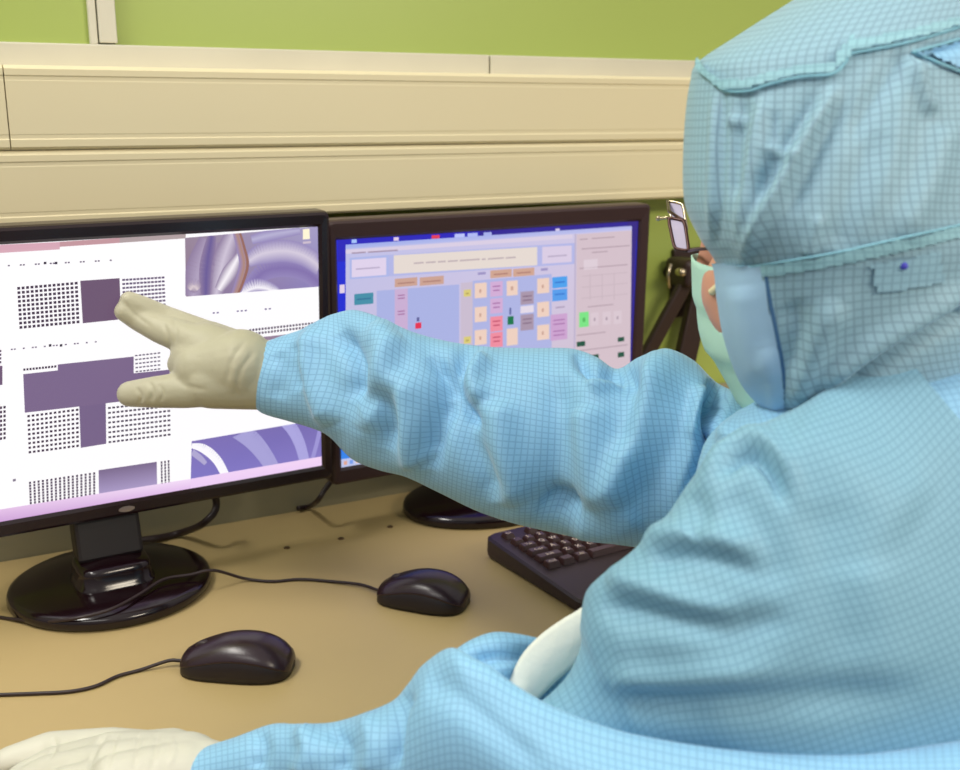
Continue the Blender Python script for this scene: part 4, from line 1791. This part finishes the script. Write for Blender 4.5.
mask = obj('face_mask', b, M_mask, person, True)
mask['label'] = 'pale green face mask'
md = mask.modifiers.new('cloth', 'SOLIDIFY')
md.thickness = .0012
for s in (-1, 1):
    b = bmesh.new()
    tube(b, catmull([tuple(hp(s * .068, .055, -.027)), tuple(hp(s * .075, .036, -.017)), tuple(hp(s * .082, .008, -.006)), tuple(hp(s * .085, -.022, .006)), tuple(hp(s * .083, -.03, -.012)), tuple(hp(s * .074, .005, -.06))], 8), .0028, 8)
    obj('ear_loop', b, M_loop, mask, True)

# ---- eyeglasses
gl = bpy.data.objects.new('eyeglasses', None)
COL.objects.link(gl)
gl.location = hp(0, .11, .015)
gl.parent = person
gl.matrix_parent_inverse = person.matrix_world.inverted()
gl['label'] = 'wire-rimmed eyeglasses'
bpy.context.view_layer.update()
lensq = [V(668, 217.5, .845), V(684.5, 221, .838), V(689, 251, .828), V(674.5, 248.5, .834)]


def lens_pair(q, nm, m_rim):
    c = sum(q, Vector()) / 4
    P = []
    n4 = 4
    for i in range(n4):
        a, bq, cq = q[i - 1], q[i], q[(i + 1) % n4]
        for t_ in (0.22, 0.0, ):
            pass
        P += [bq + (a - bq) * .22, bq + ((a - bq) + (cq - bq)) * .05, bq + (cq - bq) * .22]
    b = bmesh.new()
    P2 = catmull([tuple(p) for p in P + [P[0]]], 4)
    tube(b, P2, .0013, 8, False)
    r_o = obj('rim', b, m_rim, gl, True)
    b = bmesh.new()
    vs = [b.verts.new(p) for p in P2[:-1]]
    f_ = b.faces.new(vs)
    ex = bmesh.ops.extrude_face_region(b, geom=[f_])
    nn = (q[1] - q[0]).cross(q[3] - q[0]).normalized()
    for v in ex['geom']:
        if isinstance(v, bmesh.types.BMVert):
            v.co += nn * .0012
    bmesh.ops.recalc_face_normals(b, faces=b.faces[:])
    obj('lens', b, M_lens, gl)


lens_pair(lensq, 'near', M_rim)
off_ = V(676, 205, .905) - V(677, 222, .845)
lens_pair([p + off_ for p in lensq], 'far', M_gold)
b = bmesh.new()
tube(b, [lensq[1], lensq[1] * .5 + (lensq[0] + off_) * .5 + HF * .006, lensq[0] + off_], .0012, 8)
obj('bridge', b, M_rim, gl, True)
b = bmesh.new()
tube(b, catmull([tuple(V(658.5, 218.5, .85)), tuple(V(664, 218, .847)), tuple(lensq[0])], 5), .0014, 8)
ellipsoid(b, V(658.5, 218.3, .85), .0022, .0022, .0022, None, 12)
obj('hinge', b, M_gold, gl, True)
b = bmesh.new()
tube(b, catmull([tuple(lensq[2]), tuple(V(700, 249, .80)), tuple(V(730, 247, .76)), tuple(hp(-.079, -.03, .005))], 6), .0013, 8)
obj('temple_arm', b, M_rim, gl, True)


# ---- gloved hands
def hand(name, chains, blobs, m, parent, voxel=.0016, it=20):
    b = bmesh.new()
    for ch in chains:
        for (p, q) in zip(ch, ch[1:]):
            capsule(b, p[0], q[0], p[1], q[1], 18)
    for p, q, r0, r1 in blobs:
        capsule(b, p, q, r0, r1, 20)
    return remeshed(name, b, voxel, m, parent, it)


def J(px, py, d, r):
    return (V(px, py, d), r)


def JR(px, py, d, r):
    """a joint of the pointing hand, kept in front of the screen it touches"""
    r_ = ray(px, py)
    n_ = FL.to_3x3().col[2]
    lim = (PL + n_ * (r * 1.05 + .003) - CAM).dot(n_) / r_.dot(n_)
    return (V(px, py, min(d, lim)), r)


def JL(px, py, d, r):
    """a joint of the resting hand, kept above the desk top"""
    r_ = ray(px, py)
    return (V(px, py, min(d, (DESK + r + .0015 - CAM.z) / r_.z)), r)


glove_r = hand('right_glove', [
    [JR(196, 342, 1.056, .0170), JR(160, 329, 1.066, .0142), JR(138, 319, 1.074, .0118), JR(124, 311.5, 1.080, .0098)],       # index
    [JR(205, 336, 1.074, .0160), JR(165, 319, 1.086, .0135), JR(142, 307, 1.092, .0112), JR(129, 300.5, 1.096, .0094)],       # middle
    [JR(212, 338, 1.092, .0140), JR(186, 336, 1.106, .0110), JR(180, 352, 1.106, .0100), JR(190, 364, 1.098, .0088)],       # ring, curled in
    [JR(222, 346, 1.104, .0125), JR(202, 350, 1.116, .0095), JR(200, 364, 1.112, .0088), JR(208, 372, 1.104, .0080)],       # little, curled in
    [JR(222, 384, 1.050, .0210), JR(186, 390, 1.048, .0178), JR(156, 392, 1.048, .0155), JR(130, 394, 1.056, .0128)],     # thumb
], [
    (V(258, 374, 1.056), V(206, 350, 1.062), .031, .027),
    (V(258, 374, 1.060), V(214, 348, 1.084), .031, .023),
    (V(258, 380, 1.060), V(222, 354, 1.098), .028, .018),
    (V(256, 378, 1.054), V(212, 382, 1.048), .031, .026),
    (V(226, 364, 1.056), V(196, 360, 1.060), .030, .025),
    (V(240, 366, 1.050), V(200, 368, 1.050), .036, .0245),
    (V(262, 368, 1.066), V(210, 340, 1.078), .028, .019),
    (V(200, 360, 1.058), V(180, 364, 1.060), .022, .0125),
    (V(256, 376, 1.056), V(278, 376, 1.048), .032, .026),
], M_glove2, person)
glove_r['label'] = 'greyish white right glove, pointing'
# folded cuff edge of the right glove
b = bmesh.new()
c0, a0_, b0_ = V(257, 373, 1.056), V(275, 341, 1.056), V(247, 404, 1.056)
ring_ = []
for k in range(41):
    t_ = 2 * PI * k / 40
    cc = (a0_ + b0_) / 2
    ring_.append(cc + (a0_ - b0_) * .5 * 1.0 * math.sin(t_) + (CAM - cc).normalized() * .029 * math.cos(t_))
tube(b, ring_, .0016, 8, False)
obj('cuff_edge', b, M_glove, glove_r, True)

dz = DESK
glove_l = hand('left_glove', [
    [JL(100, 758, .795, .0165), JL(52, 764, .810, .0125), JL(22, 778, .806, .0110), JL(2, 792, .796, .0095)],               # index
    [JL(102, 768, .775, .0165), JL(50, 772, .782, .0128), JL(14, 788, .780, .0112), JL(-8, 802, .772, .0095)],
    [JL(106, 780, .755, .0155), JL(58, 786, .758, .0120), JL(26, 800, .756, .0105), JL(4, 812, .750, .0090)],
    [JL(112, 792, .738, .0145), JL(72, 800, .738, .0110), JL(46, 812, .736, .0095), JL(28, 820, .734, .0085)],
    [JL(168, 757, .800, .0180), JL(110, 749, .822, .0160), JL(50, 750, .838, .0140), JL(8, 762, .846, .0115)],              # thumb
], [
    (V(186, 772, .775), V(110, 760, .792), .028, .020),
    (V(186, 775, .770), V(112, 770, .772), .028, .020),
    (V(186, 776, .760), V(116, 780, .745), .024, .018),
    (V(170, 762, .790), V(130, 756, .806), .024, .018),
    (V(186, 775, .770), V(212, 778, .764), .028, .025),
], M_glove, person)
glove_l['label'] = 'white left glove resting on the desk'


def sculpt(o_, strokes, gain=1.0):
    me = o_.data
    S_ = interp_strokes(strokes, gain, 1.0)
    mw = o_.matrix_world
    nrm = [v.normal.copy() for v in me.vertices]
    for v, n_v in zip(me.vertices, nrm):
        p = mw @ v.co
        f = smooth(n_v.dot((CAM - p).normalized()), 0.0, 0.35)
        if f > 0:
            x, y = to_px(p)
            v.co += n_v * (f * stroke_disp(x, y, S_))


sculpt(glove_r, [
    ([(147, 380), (153, 390), (150, 402)], -.0016, 2.6), ([(136, 388), (141, 396), (139, 404)], -.0014, 2.2), ([(158, 384), (163, 392), (160, 402)], -.0010, 2.4),
    ([(163, 322), (168, 336), (170, 350)], -.0012, 2.4), ([(173, 318), (176, 330), (174, 344)], -.0010, 2.4),
    ([(246, 340), (232, 360), (226, 384)], -.0012, 3.0), ([(254, 352), (240, 372), (236, 396)], -.0012, 3.0),
    ([(176, 378), (186, 386), (206, 390)], -.0010, 3.0), ([(122, 300), (132, 312), (150, 326)], -.0010, 2.0)])
sculpt(glove_l, [
    ([(108, 733), (96, 750), (88, 770)], -.0014, 2.4), ([(118, 732), (112, 750), (108, 770)], -.0012, 2.0), ([(140, 731), (137, 750), (134, 770)], -.0012, 2.2),
    ([(158, 732), (156, 750), (152, 770)], -.0012, 2.4), ([(52, 736), (56, 746), (50, 758)], -.0010, 2.2), ([(172, 736), (174, 750), (170, 765)], .0010, 2.4)])
